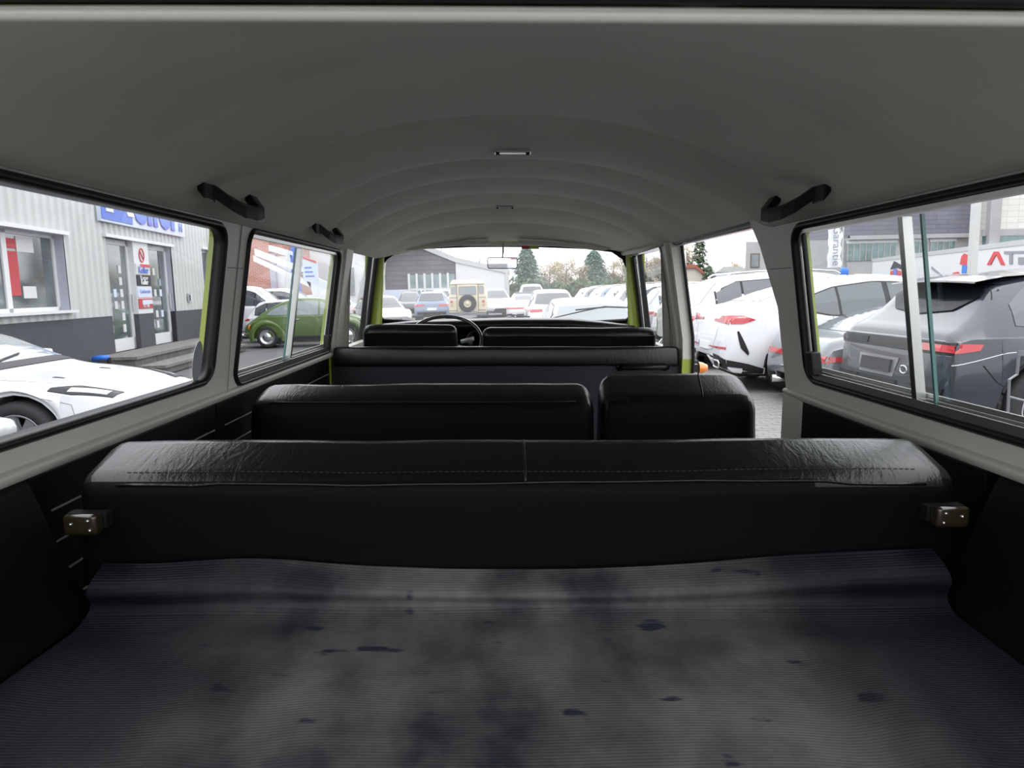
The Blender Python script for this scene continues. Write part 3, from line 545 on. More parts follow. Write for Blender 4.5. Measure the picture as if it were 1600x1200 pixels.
# ---- moss green rounded classic
bt = Car('classic_car', 'moss green beetle-shaped classic car with chrome hubcaps behind the sliding window', (-7.95, 22.3, 0), radians(3))
BE = [(.02, .42, .50, .54, .30, .26), (.10, .34, .62, .68, .50, .42), (.30, .30, .74, .82, .62, .52), (.60, .30, .84, 1.02, .70, .56), (1.0, .30, .90, 1.26, .76, .54), (1.4, .30, .92, 1.42, .77, .53), (1.85, .30, .93, 1.50, .77, .54),
      (2.3, .30, .93, 1.49, .77, .55), (2.6, .30, .93, 1.40, .76, .56), (2.78, .30, .93, 1.16, .74, .60), (2.92, .30, .92, .98, .72, .62), (3.3, .32, .86, .92, .62, .52), (3.7, .34, .70, .76, .50, .40), (3.9, .36, .52, .58, .40, .3), (3.96, .4, .45, .48, .3, .2)]
bt.body(BE, [], .4, 'dkgreen', nx=70)
top = [(.78, .98), (.95, 1.14), (1.3, 1.30), (1.7, 1.38), (2.1, 1.39), (2.45, 1.36), (2.66, 1.22), (2.72, 1.0)]; bot = [(.78, .96), (2.75, .97)]
for fc in 'LR':
    bt.patch(fc, [(.80, 1.0), (.95, 1.14), (1.25, 1.27), (1.42, 1.30)], [(.80, .985), (1.0, .975), (1.42, .975)], 'clear', 'quarter_window', off=.008)
    bt.patch(fc, top, bot, 'clear', 'door_window', x0=1.56, x1=2.34, off=.008); bt.patch(fc, top, bot, 'clear', 'vent_window', x0=2.40, x1=2.62, off=.008)
    bt.line(fc, [(1.50, .94), (1.50, .50), (1.55, .36)], 'seam', w_=.005); bt.line(fc, [(2.66, .95), (2.62, .6), (2.6, .36)], 'seam', w_=.005); bt.line(fc, [(.5, .86), (1.0, .925), (2.9, .92)], 'dkgreen', 'waist_trim', .012)
    bt.patch(fc, [(1.6, .85), (1.78, .86)], [(1.6, .83), (1.78, .83)], 'chrome', 'door_handle', nc=3, nr=1, off=.03)
bt.patch('F', [(-.46, 1.36), (0, 1.40), (.46, 1.36)], [(-.55, 1.02), (0, .98), (.55, 1.02)], 'clear', 'windshield'); bt.patch('B', [(-.36, 1.30), (0, 1.33), (.36, 1.30)], [(-.40, 1.10), (0, 1.08), (.40, 1.10)], 'clear', 'rear_window')
for sg in (-1, 1):
    for xw, fr in ((.80, 1.0), (3.20, 1.0)):
        rows = []
        for k in range(25):
            a = radians(-18+216*k/24); ex = 1.22 if (cos(a) > 0) == (xw < 2) else 1.08; r0 = 1.0
            def q(r, y): return Vector((xw+r*ex*cos(a), sg*y, .33+r*(1.02 if sin(a) > 0 else 1)*sin(a)))
            rows.append([q(.36, .76), q(.40, .775), q(.45, .765), q(.50, .71), q(.52, .62), q(.50, .50), q(.44, .42)])
        B().grid(rows).build('fender', 'dkgreen', bt.root, smooth=True)
    B().box((1.25, sg*.66-.11, .30), (2.75, sg*.66+.11, .345)).build('running_board', 'plast', bt.root, bevel=.01)
    B().lathe([(.001, .06), (.05, .05), (.07, 0)], 16, Matrix.Translation((.28, sg*.62, .62)) @ Matrix.Rotation(-pi/2+.3, 4, 'Y') @ Matrix.Diagonal((1.4, .9, 1, 1))).build('tail_light', 'orange', bt.root, smooth=True)
    B().lathe([(.001, .06), (.06, .05), (.085, 0)], 16, Matrix.Translation((3.62, sg*.58, .66)) @ Matrix.Rotation(pi/2-.3, 4, 'Y')).build('headlight', 'lamp', bt.root, smooth=True)
B().tube([(.12, -.78, .40), (.0, -.70, .40), (-.06, 0, .40), (.0, .70, .40), (.12, .78, .40)], .035, 8).build('bumper', 'chrome', bt.root, smooth=True)
B().tube([(3.95, -.78, .40), (4.05, -.70, .40), (4.1, 0, .40), (4.05, .70, .40), (3.95, .78, .40)], .035, 8).build('bumper', 'chrome', bt.root, smooth=True)
bt.wheels([.80, 3.20], .325, .76, .16, hub=True, rim='chrome'); bt.floor(.5, 3.6, .5, .2, .4)

# ---- white sports car beside the left rear window
GT = [(0, .42, .50, .56, .80, .66), (.06, .30, .76, .84, .92, .78), (.3, .24, .90, .98, .95, .74), (.8, .2, .92, 1.14, .95, .66), (1.3, .18, .91, 1.29, .94, .62), (1.9, .18, .90, 1.33, .93, .62), (2.4, .18, .89, 1.25, .93, .66),
      (2.88, .18, .88, 1.02, .93, .74), (3.06, .18, .865, .935, .94, .78), (3.3, .18, .83, .885, .955, .76), (3.8, .18, .77, .82, .955, .74), (4.2, .2, .68, .72, .93, .72), (4.45, .22, .58, .62, .86, .66), (4.55, .28, .48, .51, .74, .55)]
GP = WY(40, 664, 6.42)
c = Car('sports_car', 'white low sports car with long bonnet and black wheel, outside the left rear window', (-7.85, 7.15, 0), radians(2)); c.body(GT, [(.85, .35), (3.42, .36)], .405, 'white', nx=90)
c.patch('T', [(2.02, .50), (2.93, .74)], [(2.02, -.50), (2.93, -.74)], 'clear', 'windshield', nc=10, nr=10, off=.008)
c.patch('T', [(2.93, .77), (3.03, .77)], [(2.93, -.77), (3.03, -.77)], 'plast', 'wiper_cowl', nc=2, nr=12, off=.010)
B().tube([(2.98, -.55, .995), (2.90, -.2, 1.03), (2.84, .15, 1.06)], .009, 6).build('wiper', 'plast', c.root)
top = [(.8, 1.05), (1.2, 1.18), (1.9, 1.23), (2.35, 1.15), (2.8, .96)]; bot = [(.8, .95), (2.8, .92)]
for fc, sg in (('L', 1), ('R', -1)):
    c.patch(fc, top, bot, 'tint', 'side_window', x0=.9, x1=2.7)
    c.patch('T', [(3.70, sg*.90), (3.9, sg*.91), (4.22, sg*.80)][::1], [(3.70, sg*.84), (3.9, sg*.70), (4.22, sg*.58)], 'privacy', 'headlight', nc=10, nr=4, off=.008)
    c.patch('T', [(3.86, sg*.88), (4.16, sg*.79)], [(3.86, sg*.80), (4.16, sg*.68)], 'lamp', 'headlight_lens', nc=5, nr=3, off=.014)
    c.patch('T', [(3.50, sg*.46), (3.60, sg*.44)], [(3.50, sg*.40), (3.60, sg*.42)], 'plast', 'bonnet_vent', nc=3, nr=2, off=.004)
    c.line('T', [(3.06, sg*.80), (3.6, sg*.74), (4.30, sg*.58)], 'greyseam', w_=.004); c.line(fc, [(2.82, .83), (3.4, .80), (3.92, .66), (3.97, .48)], 'greyseam', w_=.004)
    c.line(fc, [(1.75, .86), (1.8, .3)], 'seam'); c.line(fc, [(2.7, .84), (2.65, .3)], 'seam')
    B().hull8([(2.56, sg*.92, .93), (2.70, sg*.92, .93), (2.66, sg*1.08, .95), (2.54, sg*1.08, .95), (2.56, sg*.92, 1.03), (2.68, sg*.92, 1.01), (2.64, sg*1.08, 1.04), (2.54, sg*1.08, 1.05)]).build('door_mirror', 'white', c.root, smooth=True, bevel=.02)
    c.line(fc, [(3.42+.41*cos(radians(t)), .36+.41*sin(radians(t))) for t in range(0, 181, 18)], 'white', 'arch_trim', .014)
c.wheels([.85, 3.42], .35, .955, .27, spokes=7, rim='rim'); c.floor(.3, 4.1, .70, .14, .45)
for sg in (-1, 1):
    B().hull8([(3.6, sg*.86-.03, .34), (3.68, sg*.86-.03, .34), (3.68, sg*.86+.03, .34), (3.6, sg*.86+.03, .34), (3.56, sg*.86-.03, .5), (3.64, sg*.86-.03, .52), (3.64, sg*.86+.03, .52), (3.56, sg*.86+.03, .5)]).build('brake_caliper', 'redink', c.root)
sm = B(); mp = WY(-2, 672, 4.3); sm.lathe([(.001, -.05), (.05, -.045), (.09, 0), (.075, .06), (.03, .09), (.001, .09)], 20, Matrix.Translation((mp.x, mp.y, mp.z)) @ Matrix.Diagonal((1, 1, .9, 1)) @ Matrix.Rotation(pi/2, 4, 'Y'))
mo = empty('small_scooter', (mp.x, mp.y, 0)); tag(mo, 'pale scooter mirror at the bottom left edge of the rear side window', 'scooter')
s2 = sm.build('mirror_housing', 'lamp', mo, smooth=True); s2.matrix_parent_inverse = Matrix.Translation((-mp.x, -mp.y, 0))
B().tube([(0, 0, mp.z-.05), (-.05, .02, mp.z-.2), (-.2, .05, .75)], .012, 8).build('mirror_stem', 'plast', mo)
B().box((-.55, .0, .35), (-.12, .16, .78)).build('front_shield', 'lamp', mo, bevel=.05, smooth=True)
for x in (-.1, -1.3): B().lathe([(.001, -.05), (.2, -.05), (.25, -.02), (.25, .02), (.2, .05), (.001, .05)], 24, Matrix.Translation((x, .08, .25)) @ Matrix.Rotation(pi/2, 4, 'X')).build('wheel', 'tyre', mo, smooth=True)
B().box((-1.3, -.02, .30), (-.4, .18, .70)).build('body', 'lamp', mo, bevel=.05, smooth=True)

# ---- white van and cars behind the green classic
vn = suv('parked_van', 'white van with steep windshield standing behind the green classic car', (-12.0, 27.6, 0), radians(0), 'white', L=4.6, H=1.95, W=.95, detail=1, rails=False, cat='van')
suv('parked_hatchback', 'white hatchback with long dark side windows behind the green classic car', (-11.3, 30.6, 0), radians(0), 'white', L=4.3, H=1.85, W=.95, detail=1, rails=False)
suv('parked_car', 'low white car between the green classic car and the white hatchback', (-8.75, 25.0, 0), radians(0), 'white', L=3.8, H=1.42, W=.85, detail=1, rails=False)

# ---- white loading ramp machine above the green car
rm = empty('loading_ramp', (0, 0, 0)); tag(rm, 'white machine with two parallel sloping boom arms above the green classic car', 'machine')
def bar(a, b, r, name, m, par, Y): B().tube([WY(*a, Y), WY(*b, Y)], r, 4, flat=1).build(name, m, par)
def beam(p, q, Y, h, name, m, par, d=.35):
    a = WY(*p, Y); b = WY(*q, Y); z = Vector((0, 0, h)); y = Vector((0, d, 0)); B().hull8([a, b, b+y, a+y, a+z, b+z, b+y+z, a+y+z]).build(name, m, par)
beam((398, 399), (480, 430), 35.5, .32, 'boom_arm', 'white', rm); beam((396, 408), (486, 450), 35.5, .28, 'boom_arm', 'white', rm)
P = [WY(*p, 35.5) for p in ((470, 424), (522, 446), (530, 470), (545, 505), (500, 500), (486, 452))]; B().prism(P, (0, .6, 0)).build('lift_body', 'white', rm)
beam((420, 392), (455, 402), 37, .3, 'mast_head', 'paleblue', rm); P = [WY(*p, 37) for p in ((453, 398), (460, 400), (463, 418), (458, 470), (455, 470), (455, 420))]; B().prism(P, (0, .25, 0)).build('mast', 'blueink', rm)
for x in (0, 1): B().lathe([(.001, -.1), (.3, -.1), (.34, 0), (.3, .1), (.001, .1)], 20, Matrix.Translation((WY(500, 500, 35.5).x+x*1.1, 35.6, .34)) @ Matrix.Rotation(pi/2, 4, 'X')).build('wheel', 'tyre', rm)

# ================================================================== BUILDINGS
# left office building, corrugated steel over a dark plinth; wall runs away along local +X
ang = atan(-.074); bo = Vector((-8.6+.074*16, 0, 0)); ux = Vector((-.074, 1, 0)).normalized()
rzB = math.atan2(ux.y, ux.x)
off = empty('office_building', tuple(bo), rzB); tag(off, 'white corrugated steel office with dark plinth, two glass doors and a blue sign', 'building')
Binv = (Matrix.Translation(bo) @ Matrix.Rotation(rzB, 4, 'Z')).inverted()
def WB(px, py):                      # pixel ray -> building wall coordinates (along, height)
    r = rayW(px, py); n = Vector((ux.y, -ux.x, 0)); t = (bo-CAM).dot(n)/r.dot(n); q = Binv @ (CAM+r*t); return q.x, q.z
pz = WB(90, 500)[1]
d1a = WB(172, 470)[0]; d1b = WB(215, 470)[0]; d2a = WB(238, 470)[0]; d2b = WB(272, 470)[0]
zl = WB(168, 371)[1]; zd = WB(190, 550)[1]; w1b = WB(104, 430)[0]; wz0 = WB(60, 487)[1]; wz1 = WB(60, 362)[1]; w2a = WB(318, 440)[0]; w2b = w2a+1.1; w2z0 = WB(322, 470)[1]; w2z1 = WB(318, 390)[1]
holesL = [(3, w1b, wz0, wz1), (d1a, d2b, zd, zl), (w2a, w2b, w2z0, w2z1)]
XE = 25.6; ZT = 6.0
def corr(x): ph = (x/.26) % 1; return .035*(1 if ph < .38 else (1-(ph-.38)/.12 if ph < .5 else (0 if ph < .88 else (ph-.88)/.12)))
def corr_patch(x0, x1, z0, z1, mb):
    xs = []; k = math.floor(x0/.26)*.26
    while k < x1+.3:
        xs += [k, k+.0988, k+.13, k+.2288]; k += .26
    xs = sorted([x0, x1]+[x for x in xs if x0 < x < x1])
    mb.grid([[Vector((x, -corr(x), z0)), Vector((x, -corr(x), z1))] for x in xs])
mb = B(); segs = sorted(holesL); x = -2
for (a, b, z0, z1) in segs:
    corr_patch(x, a, pz, ZT, mb); corr_patch(a, b, z1, ZT, mb)
    if z0 > pz: corr_patch(a, b, pz, z0, mb)
    x = b
corr_patch(x, XE, pz, ZT, mb); mb.build('corrugated_cladding', 'clad', off)
mb = B(); mb.box((-2, -.02, -.02), (d1a, .3, pz)); mb.box((d2b, -.02, -.02), (XE, .3, pz)); mb.build('plinth', 'plinth', off)
B().box((-2, .3, 0), (XE, 3.0, ZT)).build('wall_core', 'reveal', off)
B().box((-2, -.12, ZT), (XE, 3.0, ZT+.2)).build('parapet', 'clad', off)
def lintel(a, b, z): B().box((a-.08, -.09, z), (b+.08, .0, z+.07)).build('lintel', 'upvc', off)
def window(a, b, z0, z1, n, name='window'):
    D = .10
    fr = empty(name, (0, 0, 0)); fr.parent = off
    m = B(); t = .07; w_ = (b-a)/n
    for i in range(n):
        x0 = a+i*w_; x1 = x0+w_
        for q in ((x0, z0, x0+t, z1), (x1-t, z0, x1, z1), (x0, z0, x1, z0+t), (x0, z1-t, x1, z1)): m.box((q[0], .17, q[1]), (q[2], .24, q[3]))
    m.build('frame', 'upvc', fr)
    for i in range(n): B().box((a+i*w_+t, .20, z0+t), (a+(i+1)*w_-t, .22, z1-t)).build('pane', 'winglass', fr)
    m = B(); m.box((a-.005, 0, z0), (a, .25, z1)); m.box((b-.001, 0, z0), (b, .25, z1)); m.box((a, 0, z1-.01), (b, .25, z1)); m.build('reveal', 'reveal', fr); return fr
n1 = 5; wf = window(w1b-1.6*n1, w1b, wz0, wz1, n1); lintel(w1b-8, w1b, wz1); B().box((w1b-8, -.14, wz0-.05), (w1b+.05, .2, wz0)).build('sill', 'upvc', off)
for (px0, py0, px1, py1, mm) in ((20, 372, 34, 386, 'redcloth'), (36, 371, 60, 392, 'paper'), (22, 392, 36, 462, 'redcloth'), (48, 447, 66, 466, 'paper')):
    a0, b0 = WB(px0, py1); a1, b1 = WB(px1, py0); B().box((a0+.15, .188, b0), (a1+.15, .198, b1)).build('sticker' if mm == 'paper' else 'red_banner', mm, wf)
window(w2a, w2b, w2z0, w2z1, 1); lintel(w2a, w2b, w2z1); B().box((w2a, -.10, w2z0-.05), (w2b+.05, .2, w2z0)).build('sill', 'upvc', off)
lintel(d1a, d2b, zl)
def door(a, b):
    d = B(); t = .10
    for q in ((a, zd, a+t, zl), (b-t, zd, b, zl), (a, zl-.12, b, zl), (a, zd, b, zd+.28)): d.box((q[0], .12, q[1]), (q[2], .20, q[3]))
    d = d.build('entrance_door', 'upvc', off); B().box((a+t, .15, zd+.28), (b-t, .17, zl-.12)).build('pane', 'winglass', d)
    B().tube([(b-.05, .08, zd+.9), (b-.05, .08, zd+1.3)], .02, 8).build('handle', 'steel', d); return d
# recess floor / sides
B().box((d1a, .3, 0), (d2b, .9, zd)).build('threshold', 'riser', off)
da = door(d1a, d1b); db = door(d2a, d2b); rng = random.Random(3)
for d, a, b in ((da, d1a, d1b), (db, d2a, d2b)):
    for i in range(11):
        x = rng.choice([a+.22, a+.52, (a+b)/2+.15]) ; z = zd+.42+.27*(i//2)
        if x+.11 < b-.1: B().box((x, .136, z), (x+.14, .148, z+.18)).build('picture_card', 'paper' if i % 3 else 'paleblue', d)
B().box((d1b, .0, zd), (d2a, .42, pz)).build('pillar_base', 'plinth', off); pl = B().box((d1b, -.0, pz), (d2a, .42, zl)).build('sign_pillar', 'upvc', off)
B().box((d2b-.0, -.0, zd), (d2b+.02, .42, pz)).build('reveal', 'plinth', off)
B().box((d1a-.02, .0, zd), (d1a, .42, zl)).build('reveal', 'reveal', off); B().box((d2b-.01, .0, pz), (d2b+.012, .42, zl)).build('reveal', 'reveal', off)
MW = Matrix.Rotation(pi/2, 4, 'X')      # text upright on the wall, reading along +X, facing -Y local
ps0, ps1 = d1b, d2a; pc = (ps0+ps1)/2; ph = zl-pz
def signbox(z0, z1, m, inset=.03): return B().box((ps0+inset, -.02, z0), (ps1-inset, 0, z1)).build('notice', m, pl)
zz = lambda f: pz+ph*f
s = B().tube([(pc+.0+.13*cos(t*pi/10), -.012, zz(.82)+.16*sin(t*pi/10)) for t in range(20)], .014, 5, closed=True).build('prohibition_ring', 'redink', pl)
B().tube([(pc-.07, -.012, zz(.82)+.09), (pc+.07, -.012, zz(.82)-.09)], .012, 5).build('prohibition_bar', 'redink', pl)
a = signbox(zz(.55), zz(.70), 'paper'); B().box((pc-.15, -.028, zz(.655)), (ps1-.05, -.02, zz(.695))).build('red_band', 'redink', a)
text('Keller', .22, 'blueink', parent=a, mtx=Matrix.Translation((pc, -.03, zz(.57))) @ MW, bold=.004, sx=1.1)
a = signbox(zz(.39), zz(.54), 'ink'); text('Kontor', .15, 'wplate', parent=a, mtx=Matrix.Translation((pc, -.03, zz(.475))) @ MW); text('Keller', .17, 'wplate', parent=a, mtx=Matrix.Translation((pc, -.03, zz(.41))) @ MW, bold=.004)
a = signbox(zz(.23), zz(.37), 'paleblue'); text('CarGarantie', .12, 'blueink', parent=a, mtx=Matrix.Translation((pc, -.03, zz(.29))) @ MW, sx=1)
a = signbox(zz(.07), zz(.21), 'redcloth'); B().box((ps0+.22, -.028, zz(.13)), (ps1-.05, -.02, zz(.19))).build('pale_band', 'paleblue', a); text('RETAIL', .12, 'wplate', parent=a, mtx=Matrix.Translation((pc, -.03, zz(.085))) @ MW)
# steps
st_ = empty('entrance_steps', tuple(bo), rzB); tag(st_, 'two grey stone steps with treads in front of the glass office doors', 'steps')
sa = WB(150, 560)[0]-.3; sb = XE-4.8
B().box((sa, -.95, zd-.06), (sb, .0, zd)).build('tread', 'stone', st_); B().box((sa+.03, -.90, 0), (sb-.03, 0, zd-.06)).build('riser', 'riser', st_)
B().box((sa, -1.5, zd*.5-.06), (sb, -.95, zd*.5)).build('tread', 'stone', st_); B().box((sa+.03, -1.45, 0), (sb-.03, -.95, zd*.5-.06)).build('riser', 'riser', st_)
# sign
sa0, _ = WB(148, 335); sa1 = WB(281, 352)[0]; sz0 = WB(150, 345)[1]; sz1 = sz0+1.75
sg_ = empty('shop_sign', tuple(bo), rzB); tag(sg_, 'long pale sign board with big blue lettering above the glass doors', 'sign')
B().box((sa0, -.12, sz0), (sa1, -.04, sz1)).build('board', 'paleblue', sg_); kw = (sa1-sa0)*.31
B().box((sa0+.02, -.135, sz0+.05), (sa0+kw, -.12, sz1-.05)).build('blue_square', 'blueink', sg_)
kx = sa0+kw*.14
mk = B(); zc = (sz0+sz1)/2; fy = -.15
mk.box((kx, fy, sz0+.22), (kx+.34, -.135, sz1-.2)); mk.prism([(kx+.62, fy, zc+.1), (kx+1.05, fy, sz0+.22), (kx+1.4, fy, sz0+.22), (kx+.95, fy, zc+.12), (kx+1.4, fy, sz1-.2), (kx+1.05, fy, sz1-.2), (kx+.62, fy, zc+.25)], (0, .015, 0))
mk.build('initial_letter', 'upvc', sg_)
text('eller', 1.75, 'blueink', parent=sg_, mtx=Matrix.Translation((sa0+kw+.02+(sa1-sa0-kw)*.43, -.14, sz0+.16)) @ MW, bold=.05, ext=.01, sx=(sa1-sa0-kw)*.80/2.95)
text('H', .34, 'blueink', parent=sg_, mtx=Matrix.Translation((sa1-.36, -.14, sz0+.12)) @ MW, ext=.01)
it = B(); a, b = WB(293, 465); it.box((a-.1, -.08, b-.12), (a+.12, -.036, b+.12)); itc = it.build('intercom_box', 'steel', off)
for k in range(2): B().box((a-.08+.11*k, -.086, b-.09), (a-.0+.11*k, -.08, b+.08)).build('button_plate', 'ink' if not k else 'paper', off)
# blue hose pieces
for (p, q, Y) in (((145, 561), (170, 559), 13.5), ((313, 535), (331, 531), 16.8)):
    a, b = WY(*p, Y), WY(*q, Y); o = B().tube([a, (a+b)/2+Vector((0, 0, .01)), b], .05, 8).build('handrail', 'bluepipe', smooth=True); tag(o, 'short blue tube over the bonnet, beside the office steps' if p[0] < 200 else 'short blue tube at the far end of the office steps', 'rail')
    q_ = B().tube([(b.x, b.y, b.z), (b.x, b.y, 0)], .04, 8); q_.build('post', 'plast', o)
# concrete stub beside the white car bonnet
a = WY(180, 562, 13.4)

# ---- brick building and pale hall behind the ramp (left)
bk = empty('brick_building', (0, 0, 0)); tag(bk, 'red brick building with a tall pale gate, beyond the green classic car', 'building')
YB = 42; x0 = WY(372, 450, YB).x; x1 = WY(424, 450, YB).x; x2 = WY(459, 450, YB).x
B().box((x0-3, YB, 0), (x1, YB+4, 5.5)).build('wall', 'brickr', bk); B().box((x1, YB+.4, 0), (x2, YB+4, 5.5)).build('wall', 'brickr', bk)
B().box((x1+.3, YB+.3, 0), (x2-.1, YB+.4, WY(440, 400, YB).z)).build('gate', 'conc', bk).data.materials[0] = M['upvc']
B().box((x1-.02, YB-.02, 0), (x1+.3, YB+.42, WY(440, 396, YB).z)).build('gate_frame', 'reveal', bk); B().box((x2-.1, YB+.25, 0), (x2+.3, YB+.5, 5.5)).build('gate_frame', 'blueink', bk)
wb = empty('pale_hall', (0, 0, 0)); tag(wb, 'overexposed white hall with a grey window seen through the driver door glass', 'building')
x3 = WY(462, 450, 48).x; x4 = WY(572, 450, 48).x; B().box((x3, 48, 0), (x4, 56, 7.5)).build('wall', 'upvc', wb)
a, b = WY(541, 462, 48), WY(553, 418, 48); B().box((a.x, 47.95, a.z), (b.x, 48, b.z)).build('window', 'winglass', wb)
a = WY(474, 438, 34); b = WY(494, 408, 34); bs = B().prism([(a.x, 34, a.z), (b.x, 34, a.z-.2), (b.x, 34, b.z), (a.x, 34, b.z+.25)], (0, .08, 0)).build('notice_board', 'paleblue'); tag(bs, 'pale blue board with a red top edge beyond the white boom arms', 'sign')
B().prism([(a.x, 33.99, b.z+.15), (b.x, 33.99, b.z-.1), (b.x, 33.99, b.z), (a.x, 33.99, b.z+.25)], (0, -.01, 0)).build('red_edge', 'redink', bs); B().box((b.x-.03, 34.02, 0), (b.x+.05, 34.1, b.z)).build('post', 'upvc', bs)
for k in range(3): B().box((a.x+.1, 33.985, a.z+.15+.2*k), (b.x-.12-.06*k, 33.995, a.z+.22+.2*k)).build('print_line', 'blueink', bs)

# ---- slate-clad hall ahead
YH = 62; hl = empty('slate_clad_hall', (0, 0, 0)); tag(hl, 'dark slate-clad hall with sloping roof and white end wall, ahead in the windshield', 'building')
def H(px, py, Y=YH): p = WY(px, py, Y); return (p.x, Y, p.z)
def g0(px): p = WY(px, 450, YH); return (p.x, YH, 0)
B().prism([g0(560), g0(712), H(712, 409), H(660, 388), H(640, 381), H(560, 378)], (0, 10, 0)).build('slate_wall', 'cladk', hl)
B().prism([g0(712), g0(794), H(794, 426), H(712, 409)], (0, 10, 0)).build('white_wall', 'upvc', hl)
zt_ = H(650, 452)[2]; B().box((g0(560)[0], YH-.15, 0), (g0(640)[0], YH, zt_)).build('base_band', 'conc', hl).data.materials[0] = M['paleblue']
B().prism([H(640, 380), H(800, 425), H(800, 421), H(640, 375)], (0, 10, 0)).v and B().prism([tuple(Vector(q)-Vector((0, .12, 0))) for q in (H(640, 381.5), H(660, 389), H(712, 410), H(797, 428), H(797, 421), H(712, 402), H(660, 380), H(640, 374))], (0, 10.5, 0)).build('roof_edge', 'clad', hl)
B().box((g0(793)[0]-.15, YH-.12, 0), (g0(793)[0]+.15, YH, H(793, 427)[2])).build('corner_post', 'clad', hl)
a = H(640, 455); b = H(712, 428)
wnh = empty('window_band', (0, 0, 0)); wnh.parent = hl; n = 6
for i in range(n):
    xa = a[0]+(b[0]-a[0])*i/n; xb = a[0]+(b[0]-a[0])*(i+1)/n; B().box((xa+.08, YH-.08, 1.0), (xb-.08, YH-.03, b[2])).build('pane', 'palet', wnh); B().box((xa-.09, YH-.2, .6), (xa+.09, YH, b[2]+.1)).build('mullion', 'upvc', wnh)
B().box((a[0], YH-.14, a[2]+.02), (b[0], YH-.02, a[2]+.22)).build('transom', 'upvc', wnh)

# ---- right: grey office block with ribbon windows
YR = 58; rb = empty('concrete_office_block', (0, 0, 0)); tag(rb, 'grey concrete office block with ribbon windows and dark upper cladding', 'building')
def Rp(px, py, Y=YR): p = WY(px, py, Y); return Vector((p.x, Y, p.z))
X0 = Rp(1165, 400).x; X1 = Rp(1322, 400).x; X2 = Rp(1513, 400).x; X3 = Rp(1720, 400).x
B().prism([(X0, YR, 0), (X1, YR, 0), (X1, YR+14, 0), (X0+6.2, YR+14, 0)], (0, 0, Rp(1165, 378).z)).build('wall', 'conc', rb); B().box((X1, YR-.2, 0), (X2-.15, YR+14, Rp(1400, 371).z)).build('wall', 'conc', rb)
B().box((X1, YR-.5, Rp(1400, 371).z), (X2-.15, YR+14, Rp(1400, 371).z+6)).build('upper_cladding', 'cladb', rb); B().box((X1, YR-.65, Rp(1400, 371).z-.15), (X2-.15, YR-.2, Rp(1400, 371).z+.18)).build('ledge', 'conc', rb)
sw_ = B().box((Rp(1174, 400).x, YR-.06, Rp(1174, 417).z), (Rp(1185, 400).x, YR, Rp(1174, 398).z)).build('window', 'winglass', rb)
B().box((Rp(1172.5, 400).x, YR-.03, Rp(1174, 419).z), (Rp(1187, 400).x, YR+.02, Rp(1174, 396).z)).build('window_frame', 'bark', rb)
def ribbon(pa, pb, n, m='winglass'):
    a = Rp(*pa, YR-.2); b = Rp(*pb, YR-.2); wr = B().box((a.x-.1, YR-.28, b.z), (b.x+.1, YR-.2, b.z+.22)).build('window_band', 'upvc', rb)
    for i in range(n):
        xa = a.x+(b.x-a.x)*i/n; xb = a.x+(b.x-a.x)*(i+1)/n; B().box((xa+.05, YR-.27, a.z), (xb-.05, YR-.21, b.z)).build('pane', 'teal', wr)
        B().box((xa-.04, YR-.3, a.z), (xa+.04, YR-.2, b.z)).build('mullion', 'conc', wr)
M['teal'] = mat('teal_tinted_glass', (.10, .17, .17), .1, coat=1, noise=.4, nscale=1.5)
ribbon((1323, 408), (1400, 379), 8); ribbon((1423, 398), (1448, 377), 2); ribbon((1453, 396), (1492, 377), 4)
cb = empty('cream_tiled_block', (0, 0, 0)); tag(cb, 'cream tiled block with one long teal window, right edge of the sliding window view', 'building')
B().box((X2+.3, YR-2, 0), (X3, YR+12, 16)).build('wall', 'tilec', cb); B().box((X2-.1, YR-2.5, 0), (X2+.75, YR-2.0, 16)).build('pillar', 'conc', cb)
a = Rp(1534, 383, YR-2); b = Rp(1680, 366, YR-2); B().box((a.x, YR-2.15, a.z), (b.x, YR-2, b.z)).build('window', 'teal', cb); B().box((a.x-.1, YR-2.2, b.z), (b.x, YR-2, b.z+.5)).build('lintel', 'conc', cb); B().box((a.x-.1, YR-2.2, a.z-.6), (b.x, YR-2, a.z)).build('sill_band', 'conc', cb)

# ---- truck trailer with print
T0 = WY(1363, 405, 46); T1 = WY(1520, 383, 31); td = Vector((T1.x-T0.x, T1.y-T0.y, 0)).normalized(); tl_ = empty('truck_trailer', (T0.x, T0.y, 0), math.atan2(td.y, td.x)); tag(tl_, 'white truck trailer with red and black lettering and a printed figure, behind the black suv', 'trailer')
TM = (Matrix.Translation((T0.x, T0.y, 0)) @ Matrix.Rotation(math.atan2(td.y, td.x), 4, 'Z')).inverted(); nT = Vector((td.y, -td.x, 0))
def WT(px, py): r = rayW(px, py); t = (Vector((T0.x, T0.y, 0))-CAM).dot(nT)/r.dot(nT); q = TM @ (CAM+r*t); return q.x, q.z
th = T0.z; TL = WT(1640, 400)[0]
B().box((0, .02, .9), (TL, 2.5, th)).build('box_body', 'upvc', tl_, bevel=.02)
B().box((-.02, -.01, th-.18), (TL, .02, th+.02)).build('top_rail', 'steel', tl_); B().box((0, .0, .75), (TL, 2.5, .9)).build('chassis', 'under', tl_)
for x in (2, 3.3, 4.6): B().lathe([(.001, -.15), (.4, -.15), (.5, -.1), (.5, .1), (.4, .15), (.001, .15)], 20, Matrix.Translation((x, .3, .5)) @ Matrix.Rotation(pi/2, 4, 'X')).build('wheel', 'tyre', tl_)
sgn = -1 if (TM @ Vector((CAM.x, CAM.y, 0))).y < 0 else 1
def tp(pts, m, name, y=-.01): B().prism([(WT(*p)[0], y*1, WT(*p)[1]) for p in pts], (0, .03, 0)).build(name, m, tl_)
